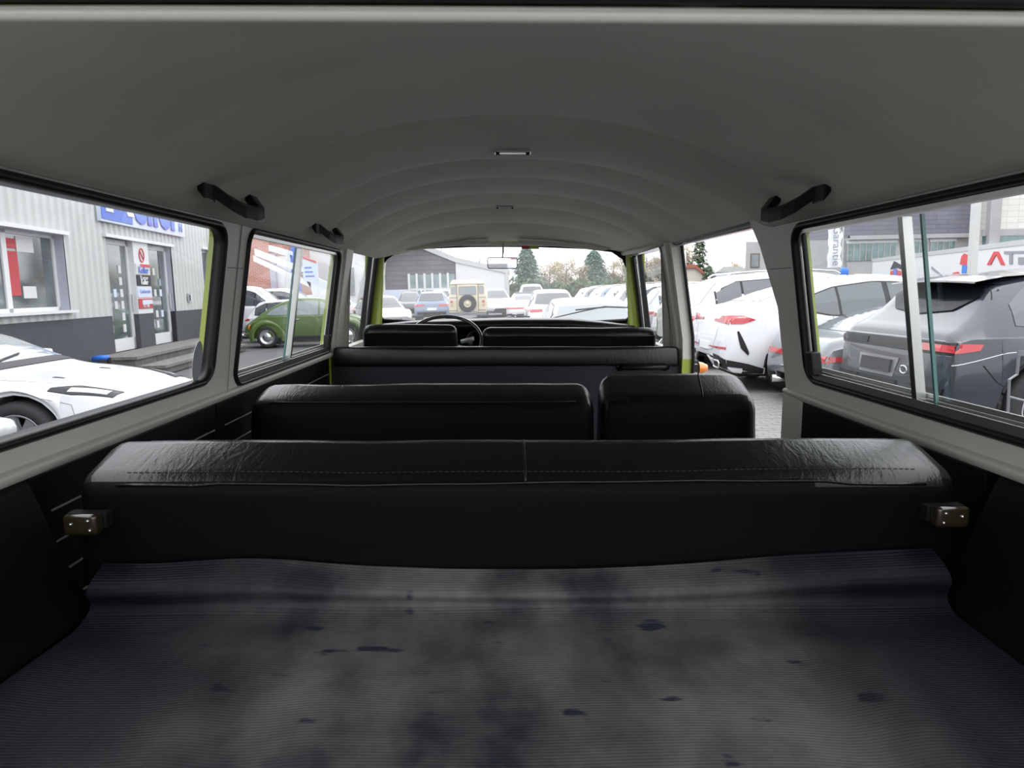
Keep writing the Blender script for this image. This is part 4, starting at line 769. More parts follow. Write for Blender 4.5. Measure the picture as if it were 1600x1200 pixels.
tp([(1542, 414), (1553, 393), (1560, 393), (1570, 414), (1564, 414), (1556.5, 398), (1548, 414)], 'redink', 'letter')
tp([(1569, 392.5), (1600, 392), (1600, 396), (1582, 396), (1582, 413), (1577, 413), (1577, 397), (1569, 397)], 'greyink', 'letter')
tp([(1591, 402), (1605, 402), (1605, 413), (1591, 413)], 'greyink', 'letter')
tp([(1405, 447), (1409, 431), (1412, 431), (1418, 447), (1415, 447), (1410.5, 436), (1408, 447)], 'redink', 'letter')
tp([(1391, 421), (1397, 408), (1408, 414), (1408, 421), (1402, 418.5)], 'ink', 'printed_shape'); tp([(1391, 424), (1397, 422), (1397, 432), (1391, 430)], 'redink', 'printed_shape'); tp([(1402, 422), (1408, 424), (1408, 430), (1402, 432)], 'redink', 'printed_shape')
tp([(1396.5, 420), (1401, 420), (1402, 436), (1404, 440), (1400, 444), (1395, 440), (1397, 436)], 'blueink', 'printed_shape', -.02)
tp([(1500, 413), (1503, 400), (1507, 396), (1511, 398), (1514, 405), (1514, 415), (1507, 414)], 'redink', 'printed_jacket', -.02)
tp([(1504, 414.5), (1511, 414.5), (1510, 427), (1512, 437), (1505, 438), (1503, 425)], 'bluecloth', 'printed_trousers', -.02)
tp([(1477, 430), (1504, 430), (1504, 438), (1478, 441)], 'greyink', 'printed_bonnet', -.015); tp([(1487, 430), (1490, 426), (1497, 424.5), (1502, 430)], 'redink', 'printed_shape', -.02); tp([(1456, 416), (1458, 418), (1477, 434), (1477, 437), (1455, 420)], 'greyink', 'printed_shape', -.015)
# pole and wire fence in front of the trailer
fn = empty('wire_fence', (0, 0, 0)); tag(fn, 'thin galvanised wire fence in front of the printed trailer', 'fence')
m = B(); YF = 17.0; a = WY(1430, 440, YF).x; b = WY(1660, 440, YF).x; z1 = WY(1550, 427, YF).z; x = a
while x < b: m.box((x-.004, YF, .1), (x+.004, YF+.006, z1)); x += .09
m = m.build('wire_mesh', 'steel', fn); m['kind'] = 'stuff'
for z in (.3, .8, 1.3, z1): B().box((a, YF-.01, z-.008), (b, YF+.01, z+.008)).build('rail', 'steel', fn)
p_ = WY(1521, 440, 20); o = B().box((p_.x-.09, 20, 0), (p_.x+.09, 20.18, 7)).build('lamp_post', 'conc'); o.data.materials[0] = M['clad']; tag(o, 'square pale post standing in front of the trailer lettering', 'post')
# banner
bn = empty('banner_flag', (0, 0, 0)); tag(bn, 'tall white vertical banner with grey sideways lettering beside the ribbon windows', 'flag')
a = WY(1297, 418, 40); b = WY(1320, 350, 40); n = 14; rows = []
for i in range(n+1):
    z = a.z+(b.z+.6-a.z)*i/n; ww = .03*sin(i*1.7); rows.append([Vector((a.x+(b.x-a.x)*k/4-.15+(b.x-a.x)*.0+ww*(k > 2)+ww, 40+.06*sin(i*.9+k), z)) for k in range(5)])
q = B(); q.grid(rows); q.grid([[p+Vector((0, .02, 0)) for p in r] for r in rows]); q.build('cloth', 'flag', bn, smooth=True)
B().tube([(b.x-.02, 40.1, 0), (b.x-.02, 40.1, b.z+1)], .035, 8).build('pole', 'steel', bn)
text('CarGarantie', .62, 'greyink', parent=bn, mtx=Matrix.Translation(((a.x+b.x)/2-.28, 39.9, a.z+1.65)) @ MW @ Matrix.Rotation(-pi/2, 4, 'Z'), ext=.004)
# white transporter van left of the flag
suv('parked_van', 'white transporter van with blue mark at the left edge of the right rear window', (WY(1245, 440, 30).x-2.0, 31, 0), 0, 'white', L=4.9, H=2.15, W=.95, detail=1, rails=False, cat='van')
bb_ = WY(1319, 428, 38); o = B().lathe([(.001, 0), (.2, 0), (.22, .5), (.16, .62), (.001, .64)], 16, Matrix.Translation((bb_.x, 38, bb_.z-.3))).build('waste_bin', 'bluepipe', smooth=True); tag(o, 'small blue container at the foot of the white banner', 'bin')
B().box((bb_.x-.25, 37.75, 0), (bb_.x+.25, 38.25, bb_.z-.3)).build('stand', 'steel', o)
# black framed thing at the lower right of the right window
bp = WY(1589, 625, 4.9)
kb = empty('metal_stand', (bp.x, bp.y, 0)); tag(kb, 'thin bent grey metal stand in front of the black suv wheel, lower right corner', 'stand')
def kp(px, py): p = WY(px, py, 4.9); return (p.x-bp.x, 0, p.z)
B().tube([kp(1592, 556), kp(1589, 585), kp(1577, 593), kp(1575, 640), (kp(1575, 640)[0], 0, 0)], .010, 8).build('upright', 'grey', kb); B().tube([kp(1577, 620), kp(1612, 629)], .007, 8).build('crossbar', 'grey', kb); B().box((kp(1592, 556)[0]-.01, -.01, kp(1592, 556)[2]), (kp(1612, 556)[0], .01, kp(1592, 548)[2])).build('head', 'grey', kb)

# ---- small houses, poles, trees
hs = empty('red_roof_house', (0, 0, 0)); tag(hs, 'small house with a red tiled roof below the tall conifer', 'house'); YY = 85
a = WY(1048, 436, YY); b = WY(1098, 430, YY); pk = WY(1085, 416, YY)
B().prism([(a.x-1, YY, 0), (b.x, YY, 0), (b.x, YY, b.z), (pk.x, YY, pk.z), (a.x-1, YY, pk.z-.3)], (0, 6, 0)).build('wall', 'housew', hs)
B().prism([(a.x-1, YY-.3, pk.z+.2), (pk.x, YY-.3, pk.z+.2), (b.x+.5, YY-.3, b.z), (b.x+.5, YY-.3, b.z-.3), (pk.x, YY-.3, pk.z-.2), (a.x-1, YY-.3, pk.z-.3)], (0, 7, 0)).build('roof', 'roofred', hs)
fb = empty('pale_blue_shed', (0, 0, 0)); tag(fb, 'long low pale blue shed on the horizon left of the concrete block', 'building'); a = WY(1118, 428, 95); b = WY(1170, 416, 95)
B().box((a.x, 95, 0), (b.x, 101, a.z+.2)).build('wall', 'paleblue', fb); B().prism([(a.x, 94.8, a.z+.2), (b.x, 94.8, a.z+.2), (b.x-1, 94.8, b.z), (a.x+1, 94.8, b.z)], (0, 6, 0)).build('roof', 'clad', fb)
a = WY(1070, 430, 50); b = WY(1070.5, 390, 50); o = B().tube([(a.x, 50, 0), (b.x, 50, b.z)], [.11, .07], 8).build('lamp_post', 'upvc', smooth=True); tag(o, 'slender white pole in front of the brown trees beside the door post', 'post')
def conifer(px, pytop, Y, hw_px, label, m='pine', dens=1.0, group=None, sparse=False):
    p = WY(px, pytop, Y); h = p.z+2; R = hw_px/F*Y; r_ = random.Random(px); root = empty('conifer_tree', (p.x, Y, -2)); tag(root, label, 'tree', group)
    B().tube([(0, 0, 0), (0, 0, h*.98)], [.03*h, .01], 7).build('trunk', 'bark', root); q = B(); n = int(2600*dens)
    for i in range(n):
        t = r_.random()**.8; z = h*(.12+.88*t); lay = (z*1.3) % 1
        rr = R*((1-t)**(.75 if sparse else .45))*(.75+.35*(1-lay) if sparse else .86+.16*(1-lay)+.16*sin(i*.7+z*2.1)*sin(px+t*9))*sqrt(r_.uniform(.15, 1)); a = r_.uniform(0, 2*pi)
        c0 = Vector((rr*cos(a), rr*sin(a), z-.25*rr)); s_ = h*.032*(1.3-.6*t)*r_.uniform(.6, 1.2)*(.8 if sparse else 1.1); d = Vector((cos(a), sin(a), -.35)); e = Vector((-sin(a), cos(a), r_.uniform(-.4, .4)))
        q.add([c0-e*s_*.6, c0+e*s_*.6, c0+d*s_*1.4, c0-d*s_*.3+Vector((0, 0, s_*.5))], [(0, 1, 2), (0, 1, 3)])
    q.build('crown', m, root); return root
def bare(px, pytop, Y, hw_px, label, m='twig', n=26, group=None, fuzz=5000):
    p = WY(px, pytop, Y); h = p.z+2; R = hw_px/F*Y; r_ = random.Random(px*3+1); root = empty('bare_tree', (p.x, Y, -2)); tag(root, label, 'tree', group)
    B().tube([(0, 0, 0), (0, 0, h*.5), (R*.05, 0, h*.9)], [.022*h, .014*h, .004*h], 7).build('trunk', 'bark', root); q = B(); tips = []
    for i in range(n):
        z = h*r_.uniform(.18, .7); a = r_.uniform(0, 2*pi); L = R*r_.uniform(.6, 1.1); e = Vector((L*cos(a), L*sin(a), 0)); z2 = min(h, z+h*r_.uniform(.12, .3)); m_ = Vector((0, 0, z))+e*.5+Vector((0, 0, (z2-z)*.35)); t_ = e+Vector((0, 0, z2))
        q.tube([(0, 0, z), m_, t_], [.007*h, .004*h, .001*h], 4, caps=False)
        for k in range(5):
            s0 = m_.lerp(t_, r_.random()); d = Vector((r_.uniform(-1, 1), r_.uniform(-1, 1), r_.uniform(.1, 1)))*R*.35; q.tube([s0, s0+d], [.0025*h, .0008*h], 3, caps=False); tips.append(s0+d*.7)
    q.build('branches', m, root); f = B()
    for i in range(fuzz):
        c0 = Vector(r_.choice(tips))+Vector((r_.gauss(0, 1), r_.gauss(0, 1), r_.gauss(0, 1)))*R*.20; d = Vector((r_.uniform(-1, 1), r_.uniform(-1, 1), r_.uniform(-.2, 1)))*h*.035; e = Vector((d.y, -d.x, 0))*.28
        f.add([c0-e, c0+e, c0+d], [(0, 1, 2)])
    f.build('twigs', m, root); return root
conifer(822, 386, 105, 34, 'broad dark blue-green conifer right of the interior mirror', 'pine', 1.3)
conifer(928, 391, 112, 36, 'dark green conifer between the two brown thickets in the windshield', 'pine', 1.3)
conifer(1094, 352, 88, 24, 'tall loose conifer above the white suv roofs in the door opening', 'bush', .55, sparse=True)
conifer(1108, 415, 82, 22, 'low green conifer at the foot of the tall loose one', 'bush', .6)
G = 'bare brown trees beyond the parked row'
for px, py, Y, hw, lb in ((858, 404, 112, 20, 'bare brown tree just right of the broad conifer'), (884, 398, 126, 20, 'bare brown tree in the middle of the windshield thicket'), (905, 410, 98, 16, 'low bare brown tree left of the dark green conifer'),
                      (958, 400, 122, 18, 'bare brown tree at the right edge of the windshield'), (985, 392, 108, 18, 'bare brown tree behind the windshield corner post'), (1010, 385, 94, 20, 'bare brown tree in the passenger door window'),
                      (1035, 390, 79, 20, 'bare brown tree at the rear edge of the passenger door window'), (1062, 372, 97, 20, 'tall bare brown tree left of the loose conifer'), (1135, 406, 120, 16, 'faint bare tree above the pale blue shed'), (1156, 404, 132, 14, 'faint bare tree touching the concrete block')):
    bare(px, py, Y, hw, lb, group=G)
bare(748, 388, 95, 16, 'bare tree behind the white hall wall roof', group=G, fuzz=500)
hd = B(); r_ = random.Random(5); a = WY(795, 450, 90); b = WY(1044, 440, 90)
for i in range(5000):
    x = r_.uniform(a.x, b.x); z = abs(r_.gauss(0, .9)); c0 = Vector((x, 90+r_.uniform(-1, 1), min(z, 2.6))); d = Vector((r_.uniform(-1, 1), r_.uniform(-1, 1), r_.uniform(0, 1)))*.5; e = Vector((d.z, 0, -d.x))*.5; hd.add([c0-e, c0+e, c0+d], [(0, 1, 2)])
o = hd.build('undergrowth', 'bush'); tag(o, 'low green and brown undergrowth at the foot of the trees', 'undergrowth', kind='stuff')
# pylon on the hall roof line
py_ = empty('roof_antenna', (0, 0, 0)); tag(py_, 'thin lattice antenna above the sloping hall roof', 'antenna'); P = [WY(*p, 70) for p in ((678, 392), (683, 378), (689, 376), (690, 396))]
B().tube(P, .06, 5).build('mast', 'steel', py_)

# ================================================================== THE VAN
ZB, ZW0, ZW1 = 1.31, 1.365, 1.752
def xin(z): return .765 - .155*max(0, z-ZW0)
def mp_in(s): return lambda y, z: Vector((s*xin(z), y, z))
def mp_out(s, d=.03): return lambda y, z: Vector((s*(xin(z)+d), y, z))
W1 = dict(y0=.66, y1=1.80, z0=ZW0+.006, z1=ZW1); W2 = dict(y0=1.965, y1=3.06, z0=ZW0-.030, z1=ZW1+.006); CW = dict(y0=3.262, y1=3.97, z0=1.32, z1=1.785)
def hole(w_, r=.045, g=0): return rrect(w_['y0']-g, w_['z0']-g, w_['y1']+g, w_['z1']+g, r)
YREAR = .42
def wall(side, name, label, holes, outer):
    s = side; root = empty(name); tag(root, label, 'wall', kind='structure'); van(root)
    o = B(); v, f = holed(outer, holes, mp_in(s)); o.add(v, f); v, f = holed(outer, holes, mp_out(s, .012)); o.add(v, f)
    for h in holes: o.grid([[mp_in(s)(a, b), mp_out(s, .012)(a, b)] for a, b in h], closed_u=True)
    pn = o.build('painted_frame', 'cream', root)
    return root
def outer_skin(s, root, holes, outline):
    holes = [[(a, b+(.022 if b > 1.6 else 0)) for a, b in h] for h in holes]
    o = B(); v, f = holed(outline, holes, mp_out(s, .032)); o.add(v, f); v, f = holed(outline, holes, mp_out(s, .038)); o.add(v, f)
    for h in holes: o.grid([[mp_out(s, .020)(a, b), mp_out(s, .038)(a, b)] for a, b in h], closed_u=True)
    o.build('outer_panel', 'green', root)
RT = 1.83
L_out = [(YREAR, ZB), (3.27, ZB), (3.27, RT), (YREAR, RT)]
wl = wall(-1, 'wall_left', 'cream painted left side of the van with black lower trim', [hole(W1), hole(W2)], L_out)
outer_skin(-1, wl, [hole(W1), hole(W2), hole(CW)], [(YREAR, .45), (4.25, .45), (4.25, RT), (YREAR, RT)])
R_out = [(YREAR, ZB), (1.935, ZB), (1.955, 1.55), (2.04, 1.72), (2.13, RT), (YREAR, RT)]
wr_ = wall(1, 'wall_right', 'cream painted right side of the van behind the open side door', [hole(W1)], R_out)
outer_skin(1, wr_, [hole(W1)], [(YREAR, .45), (1.935, .45), (1.935, ZB), (1.955, 1.55), (2.04, 1.72), (2.13, RT), (YREAR, RT)])
# lower lip (rail) and black trim
for s, root, y1 in ((-1, wl, 3.06), (1, wr_, 1.935)):
    B().grid([[Vector((s*x, y, z)) for y in (YREAR, 1.0, y1)] for x, z in ((.765, ZW0-.034), (.757, ZW0-.036), (.752, ZW0-.040), (.752, ZB+.012), (.758, ZB), (.768, ZB-.003))]).build('waist_rail', 'cream', root, smooth=True)
    B().grid([[Vector((s*x, y, z)) for y in (YREAR, 1.085)] for x, z in ((.768, ZB), (.76, ZB-.01), (.70, 1.14), (.665, 1.10), (.80, 1.05), (.80, ZB))]).build('rear_trim_panel', 'trim', root, smooth=False)
    if s < 0:
        edges = [1.09, 1.83, 3.06]
        for a, b in zip(edges, edges[1:]):
            pnl = B().box((-.80, a+.004, .56), (-.765, b-.004, ZB-.002)).build('side_trim_panel', 'trim', root, bevel=.004)
            for k in range(4):
                z = ZB-.07-.055*k; B().tube([(-.7645, a+.05, z), (-.7645, b-.02, z)], .0022, 5).build('piping', 'greyink', pnl)
        B().tube([(-.762, 1.826, ZW1+.0), (-.762, 1.826, ZB)], .001, 4)
    else:
        B().box((.765, 1.12, .56), (.80, 1.83, ZB-.002)).build('side_trim_panel', 'trim', root, bevel=.004)
        B().box((.755, 1.83, .45), (.80, 1.935, ZB+.002)).build('door_post', 'cream', root)
B().tube([mp_in(-1)(1.905, z)+Vector((.0015, 0, 0)) for z in (ZB+.01, 1.5, RT-.01)], .0012, 4).build('weld_seam', 'greyink', wl)
for s, root in ((-1, wl), (1, wr_)):
    B().tube([mp_in(s)(y, 1.655)+Vector((-s*.0015, 0, 0)) for y in (1.835, 1.985)], .001, 4).build('trim_seam', 'greyink', root)
    for y in (.62, .95): B().lathe([(.001, .004), (.008, .003), (.009, 0)], 10, Matrix.Translation((s*.745, y, 1.27)) @ Matrix.Rotation(-s*pi/2, 4, 'Y')).build('trim_clip', 'plast', root)

def loop3(w_, s, g=0, dx=0, r=.045): return [mp_out(s, dx)(a, b) for a, b in hole(w_, r, g)]
def winset(name, label, s, w_, slider=None):
    root = empty(name); tag(root, label, 'window', kind='structure'); van(root)
    q = B()
    ringA = loop3(w_, s, .009, -.004, .055); ringB = loop3(w_, s, .001, -.010, .045); ringC = loop3(w_, s, -.006, -.003, .04); ringD = loop3(w_, s, -.008, .022, .038); ringE = loop3(w_, s, .010, .022, .05)
    q.grid([ringA, ringB, ringC, ringD, ringE], closed_v=True, closed_u=True); q.build('rubber_seal', 'rubber', root, smooth=True)
    g_ = .006; o = B(); v, f = holed(hole(w_, .045, .002), [], mp_out(s, .018)); o.add(v, f)
    if slider is None: o.build('pane', 'glass', root); return root
    # aluminium frame, fixed pane and sliding pane
    ys = slider; fr = B()
    a = loop3(w_, s, -.007, .004, .04); b = loop3(w_, s, -.016, .004, .03); c_ = loop3(w_, s, -.016, .022, .03); d_ = loop3(w_, s, -.007, .022, .04)
    fr.grid([a, b, c_, d_], closed_u=True, closed_v=True); fr.build('aluminium_frame', 'alu', root)
    t = B(); zz0 = w_['z0']
    for d0, h_ in ((-.004, .022), (.006, .026), (.016, .034)):
        x0_, x1_ = sorted((s*(xin(zz0)+d0), s*(xin(zz0)+d0+.003))); t.box((x0_, w_['y0']+.02, zz0+.006), (x1_, w_['y1']-.02, zz0+h_))
    t.build('slider_track', 'alu', root)
    B().hull8([mp_out(s, dx)(ys+dy, z) for z in (w_['z0']+.02, w_['z1']-.02) for dx, dy in ((.0, -.008), (.0, .008), (.018, .008), (.018, -.008))]).build('divider_bar', 'alu', root)
    B().hull8([mp_out(s, dx)(ys-.055+dy, z) for z in (w_['z0']+.02, w_['z1']-.02) for dx, dy in ((.006, -.003), (.006, .003), (.012, .003), (.012, -.003))]).build('sliding_pane_edge', 'cyan', root)
    f1 = B(); v, f = holed([(w_['y0']+.015, w_['z0']+.02), (ys, w_['z0']+.02), (ys, w_['z1']-.02), (w_['y0']+.015, w_['z1']-.02)], [], mp_out(s, .020)); f1.add(v, f); f1.build('pane', 'glass', root)
    f1 = B(); v, f = holed([(ys-.055, w_['z0']+.02), (w_['y1']-.015, w_['z0']+.02), (w_['y1']-.015, w_['z1']-.02), (ys-.055, w_['z1']-.02)], [], mp_out(s, .010)); f1.add(v, f); f1.build('sliding_pane', 'slglass', root)
    lt = B(); y = w_['y1']-.045; lt.hull8([mp_out(s, dx)(y+dy, z) for z in (w_['z0']+.015, w_['z0']+.075) for dx, dy in ((-.014, -.018), (-.014, .018), (.012, .018), (.012, -.018))]); lt.build('latch', 'plast', root, bevel=.004)
    if s > 0 or True:
        ed = B(); ed.hull8([mp_out(s, dx)(w_['y1']-.030+dy, z) for z in (w_['z0']+.02, w_['z1']-.02) for dx, dy in ((.006, -.010), (.006, .004), (.014, .004), (.014, -.010))]); ed.build('pane_edge_seal', 'rubber', root)
    return root
winset('window_1', 'left rear fixed side window with thick black rubber seal', -1, W1)
winset('window_2', 'left middle sliding side window with aluminium divider bar', -1, W2, slider=2.50)
winset('window_3', 'right rear sliding side window with aluminium divider bar', 1, W1, slider=1.325)
# oval sticker on the left rear window
P = [mp_out(-1, .014)(1.745+.028*cos(t*pi/12), 1.425+.05*sin(t*pi/12)) for t in range(24)]
o = B().prism(P, (-.001, 0, 0)).build('oval_sticker', 'lamp'); tag(o, 'pale oval sticker in the lower front corner of the left rear window', 'sticker'); van(o)

# ---- ceiling: headliner panels between the bows
HC = [(.42, 1.754), (.8, 1.905), (1.22, 1.980), (1.70, 1.997), (2.25, 1.998), (2.6, 1.998), (3.0, 1.998), (3.4, 1.983), (3.75, 1.94), (4.12, 1.868)]
def hc(y): return crom(y, [(a, (b,)) for a, b in HC])[0]
ZR = 1.765
def cz(x, y):
    xr = .70; u = min(1, abs(x)/xr); h = hc(y); zr = min(ZR+.030*max(0, min(1, (y-1.95)/.12))*max(0, min(1, x/.3)), h-.006); return zr+(h-zr)*max(0, (1-u**2.3))**.92
bows = [.42, 1.22, 1.70, 2.25, 2.6, 3.0, 3.4, 3.75, 4.14]
def sagz(x, y):
    for a, b in zip(bows, bows[1:]):
        if a <= y <= b:
            t = (y-a)/(b-a); return (.026*min(1, (b-a)/.5)+.004)*(1-(2*t-1)**2)*(1 if a > .5 else .6)*(1-abs(min(1, abs(x)/.70))**4)
    return 0
ce = empty('ceiling'); tag(ce, 'cream perforated headliner stretched in panels over the roof bows', 'ceiling', kind='structure'); van(ce)
bows = [.42, 1.22, 1.70, 2.25, 2.6, 3.0, 3.4, 3.75, 4.14]
for a, b in zip(bows, bows[1:]):
    q = B(); rows = []; n = 12
    for i in range(n+1):
        t = i/n; y = a+(b-a)*t; sag = (.026*min(1, (b-a)/.5)+.004)*(1-(2*t-1)**2)*(1 if a > .5 else .6)
        r = []
        for k in range(-24, 25):
            x = .70*sin(k/24*pi/2); f = 1-abs(x/.70)**4; r.append(Vector((x, y, cz(x, y)-sag*f)))
        r = [Vector((-.707, y, r[0].z+.004))]+r+[Vector((.707, y, r[-1].z+.004))]; rows.append(r)
    q.grid(rows); q.build('headliner_panel', 'liner', ce, smooth=True)
rows = [[Vector((x*1.07, y, cz(x, y)+.05 if abs(x) < .7 else ZR-.02)) for x in [.70*k/12 for k in range(-12, 13)]] for y in [YREAR+.02+i*.17 for i in range(23)]]
rows = [[Vector((x*1.15, y, max(cz(x, y)+.05, 1.835))) for x in [.70*k/12 for k in range(-12, 13)]] for y in [YREAR+.02+i*.17 for i in range(23)]]
B().grid(rows).build('roof_skin', 'green', ce, smooth=True)
# tailgate opening rim
rim = empty('trim_1'); tag(rim, 'cream lip with black rubber seal along the top of the tailgate opening', 'trim', kind='structure'); van(rim)
P = [Vector((x, .425, 1.7535-.0055*(abs(x)/.72)**2)) for x in [-.72+.06*k for k in range(25)]]
B().tube(P, .0042, 8).build('lip', 'cream', rim, smooth=True); B().tube([p+Vector((0, -.006, .0082)) for p in P], .0040, 8).build('rubber_seal', 'rubber', rim, smooth=True)
tg = empty('tailgate'); tag(tg, 'raised tailgate whose dark edge shows along the top of the view', 'tailgate', kind='structure'); van(tg)
B().hull8([(-.70, .408, 1.7635), (.70, .408, 1.7635), (.70, -.55, 2.02), (-.70, -.55, 2.02), (-.70, .422, 1.79), (.70, .422, 1.79), (.70, -.55, 2.05), (-.70, -.55, 2.05)]).build('tailgate_panel', 'tgrey', tg)
for s in (-1, 1):
    B().hull8([(s*.72, .36, 1.0), (s*.84, .36, 1.0), (s*.84, .46, 1.0), (s*.72, .46, 1.0), (s*.70, .40, 1.78), (s*.78, .40, 1.78), (s*.78, .46, 1.78), (s*.70, .46, 1.78)]).build('corner_post', 'green', rim)

# ---- deck, floor, mat
fl = empty('floor'); tag(fl, 'black van floor with the raised luggage deck over the engine', 'floor', kind='structure'); van(fl)
B().box((-.80, 1.10, .50), (.80, 4.3, .54)).build('cabin_floor', 'trim', fl); B().box((-.80, .30, 1.02), (.80, 1.10, 1.094)).build('luggage_deck', 'trim', fl); B().box((-.80, 1.08, .54), (.80, 1.10, 1.103)).build('engine_bulkhead', 'trim', fl)
rows = []; N = 60
def edge(x): return interp(x, [(-.66, 1.168), (-.58, 1.163), (-.47, 1.172), (-.40, 1.174), (-.27, 1.158), (-.1, 1.150), (.1, 1.152), (.25, 1.158), (.45, 1.172), (.68, 1.182)])
def edges_(x): return sum(edge(x+d) for d in (-.05, -.025, 0, .025, .05))/5
for i in range(N+1):
    x = -.648+1.31*i/N; top_ = edges_(x)+.010; pr = []
    ymax = .985 - .004*sin(x*9); hgt = top_-1.108
    for k in range(22):
        y_ = .30+(ymax-.30)*k/21; pr.append((y_, 1.108+.0028*sin(x*17+k*.4)*(k/21)+.0030*(sin(x*46)*.6+sin(x*29+1))*min(1, max(0, (abs(x)-.12)*4))*min(1, k/6)*min(1, (21-k)/5)))
    for dy, f in ((.018, .03), (.034, .09), (.044, .18), (.047, .29), (.044, .40), (.039, .50), (.038, .60), (.045, .72), (.060, .83), (.080, .92)): pr.append((ymax+dy, 1.108+hgt*f))
    pr.append((pr[-1][0]+.010, top_)); rows.append([Vector((x, a, b)) for a, b in pr])
q = B(); q.grid(rows); lo = [[p+Vector((0, .003 if j > 22 else 0, -.003)) for j, p in enumerate(r)] for r in rows]; q.grid(lo)
for j in (0, -1): q.grid([[rows[i][j], lo[i][j]] for i in range(N+1)])
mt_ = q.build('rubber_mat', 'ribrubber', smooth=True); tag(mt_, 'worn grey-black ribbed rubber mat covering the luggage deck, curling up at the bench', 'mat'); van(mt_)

# ---- benches
def pillow(p8, name, m, root, bev=.03, sub=6, wob=.004, seed=0):
    """soft box from 8 corners: subdivided, rounded, slightly uneven"""
    b = B().hull8(p8); me = bpy.data.meshes.new(name); me.from_pydata(b.v, [], b.f); bm = bmesh.new(); bm.from_mesh(me)
    bmesh.ops.recalc_face_normals(bm, faces=bm.faces); bmesh.ops.bevel(bm, geom=list(bm.edges), offset=bev, segments=4, affect='EDGES', profile=.5)
    bmesh.ops.subdivide_edges(bm, edges=[e for e in bm.edges if e.calc_length() > .12], cuts=12, use_grid_fill=True)
    from mathutils import noise
    for v in bm.verts:
        k = noise.noise(v.co*4.0+Vector((seed, 0, 0)))+.5*noise.noise(v.co*11+Vector((seed, 3, 0))); v.co += v.normal*k*wob
    bm.normal_update()
    if name == 'backrest':
        for f in bm.faces:
            if f.normal.y < -.70 and f.calc_center_median().z < max(p[2] for p in p8)-.055: f.material_index = 1
    bm.to_mesh(me); bm.free(); me.materials.append(M[m])
    if name == 'backrest': me.materials.append(M['vback'])
    me.shade_smooth(); o = bpy.data.objects.new(name, me); COL.objects.link(o); o.parent = root; return o
def snap(o, pts, lift=.001):
    bv = BVHTree.FromPolygons([v.co.copy() for v in o.data.vertices], [tuple(p.vertices) for p in o.data.polygons]); r = []
    for p in pts:
        c_, n_, i_, d_ = bv.find_nearest(Vector(p)); r.append(c_+n_*lift)
    return r
def bench(name, label, x0, x1, yb, yt, zb, zt, ztf, th, seatz, sd, brackets=False, legs=True, topcut=0, seed=0, bev=.035, bow=0):
    root = empty(name); tag(root, label, 'seat'); van(root)
    # rear face leans from (yb,zb) to (yt,zt); top runs forward by th to ztf
    p = [(x0, yb, zb), (x1, yb, zb), (x1, yb+th, zb), (x0, yb+th, zb), (x0+topcut, yt, zt), (x1-topcut, yt, zt), (x1-topcut*1.3, yt+th, ztf), (x0+topcut*1.3, yt+th, ztf)]
    bk_ = pillow(p, 'backrest', 'vinyl', root, bev=bev, seed=seed)
    pillow([(x0, yb+th-.02, seatz-.14), (x1, yb+th-.02, seatz-.14), (x1, yb+th+.45, seatz-.12), (x0, yb+th+.45, seatz-.12), (x0, yb+th-.02, seatz), (x1, yb+th-.02, seatz), (x1, yb+th+.45, seatz+.02), (x0, yb+th+.45, seatz+.02)], 'seat_cushion', 'vinyl', root, bev=.03, seed=seed+3)
    if legs:
        for x in (x0+.06, x1-.06):
            for y in (yb+th+.05, yb+th+.38): B().box((x-.02, y-.02, .54), (x+.02, y+.02, seatz-.13)).build('leg', 'plast', root)
    return root, bk_
rb_, bkr = bench('rear_bench', 'long black leatherette rear bench with stitched backrest, nearest seat behind the mat', -.703, .716, 1.088, 1.088, 1.115, 1.306, 1.350, .130, .98, .45, topcut=.008, legs=True, seed=1, bev=.03)
q = B(); q.tube(snap(bkr, [(x, 1.083+.001*sin(x*30), 1.298+.0025*sin(x*7)+(.004 if abs(x) < .5 else 0)) for x in [-.63+.04*k for k in range(33)]]), .0028, 6); q.build('piping', 'vinyl', bkr, smooth=True)
def stitches(x0, x1, f, par):
    st = B(); x = x0
    bvp = None
    while x < x1:
        st.tube(snap(par, [f(x), f(x+.006)], .0006), .0007, 4); x += .0095
    s_ = st.build('stitching', 'thread', par); s_['kind'] = 'stuff'
stitches(-.62, .64, lambda x: Vector((x, 1.104, 1.3195+.002*sin(x*7))), bkr)
q = B(); q.tube(snap(bkr, [(.012, 1.086+.13*t, 1.303+.045*t) for t in [k/8 for k in range(9)]]), .0022, 5); q.build('cross_seam', 'vinyl', bkr, smooth=True)
q = B(); q.tube(snap(bkr, [(x, 1.216, 1.3475+.002*sin(x*9)) for x in [-.63+.04*k for k in range(33)]], .0), .0025, 6); q.build('piping', 'vinyl', bkr, smooth=True)
for s in (-1, 1):
    ctr = PY(130, 817, 1.06) if s < 0 else PY(1484, 805, 1.06)
    br = pillow([(ctr.x+a*.026, ctr.y+b*.012, ctr.z+c_*.017+(-.004 if b > 0 else 0)) for c_ in (-1, 1) for a, b in ((-1, -1), (1, -1), (1, 1), (-1, 1))], 'side_bracket', 'amber', rb_, bev=.007, wob=.001)
    for dx, dz in ((-.012, .002), (.014, .007), (.016, -.008)): B().lathe([(.001, .003), (.0022, .002), (.0025, 0)], 8, Matrix.Translation((ctr.x+s*-dx, ctr.y-.012, ctr.z+dz)) @ Matrix.Rotation(pi/2, 4, 'X')).build('screw', 'chrome', br)
    B().box((ctr.x-s*.0-.03, ctr.y+.010, ctr.z-.012), (ctr.x+.03, ctr.y+.03, ctr.z+.012)).build('bracket_arm', 'plast', rb_)
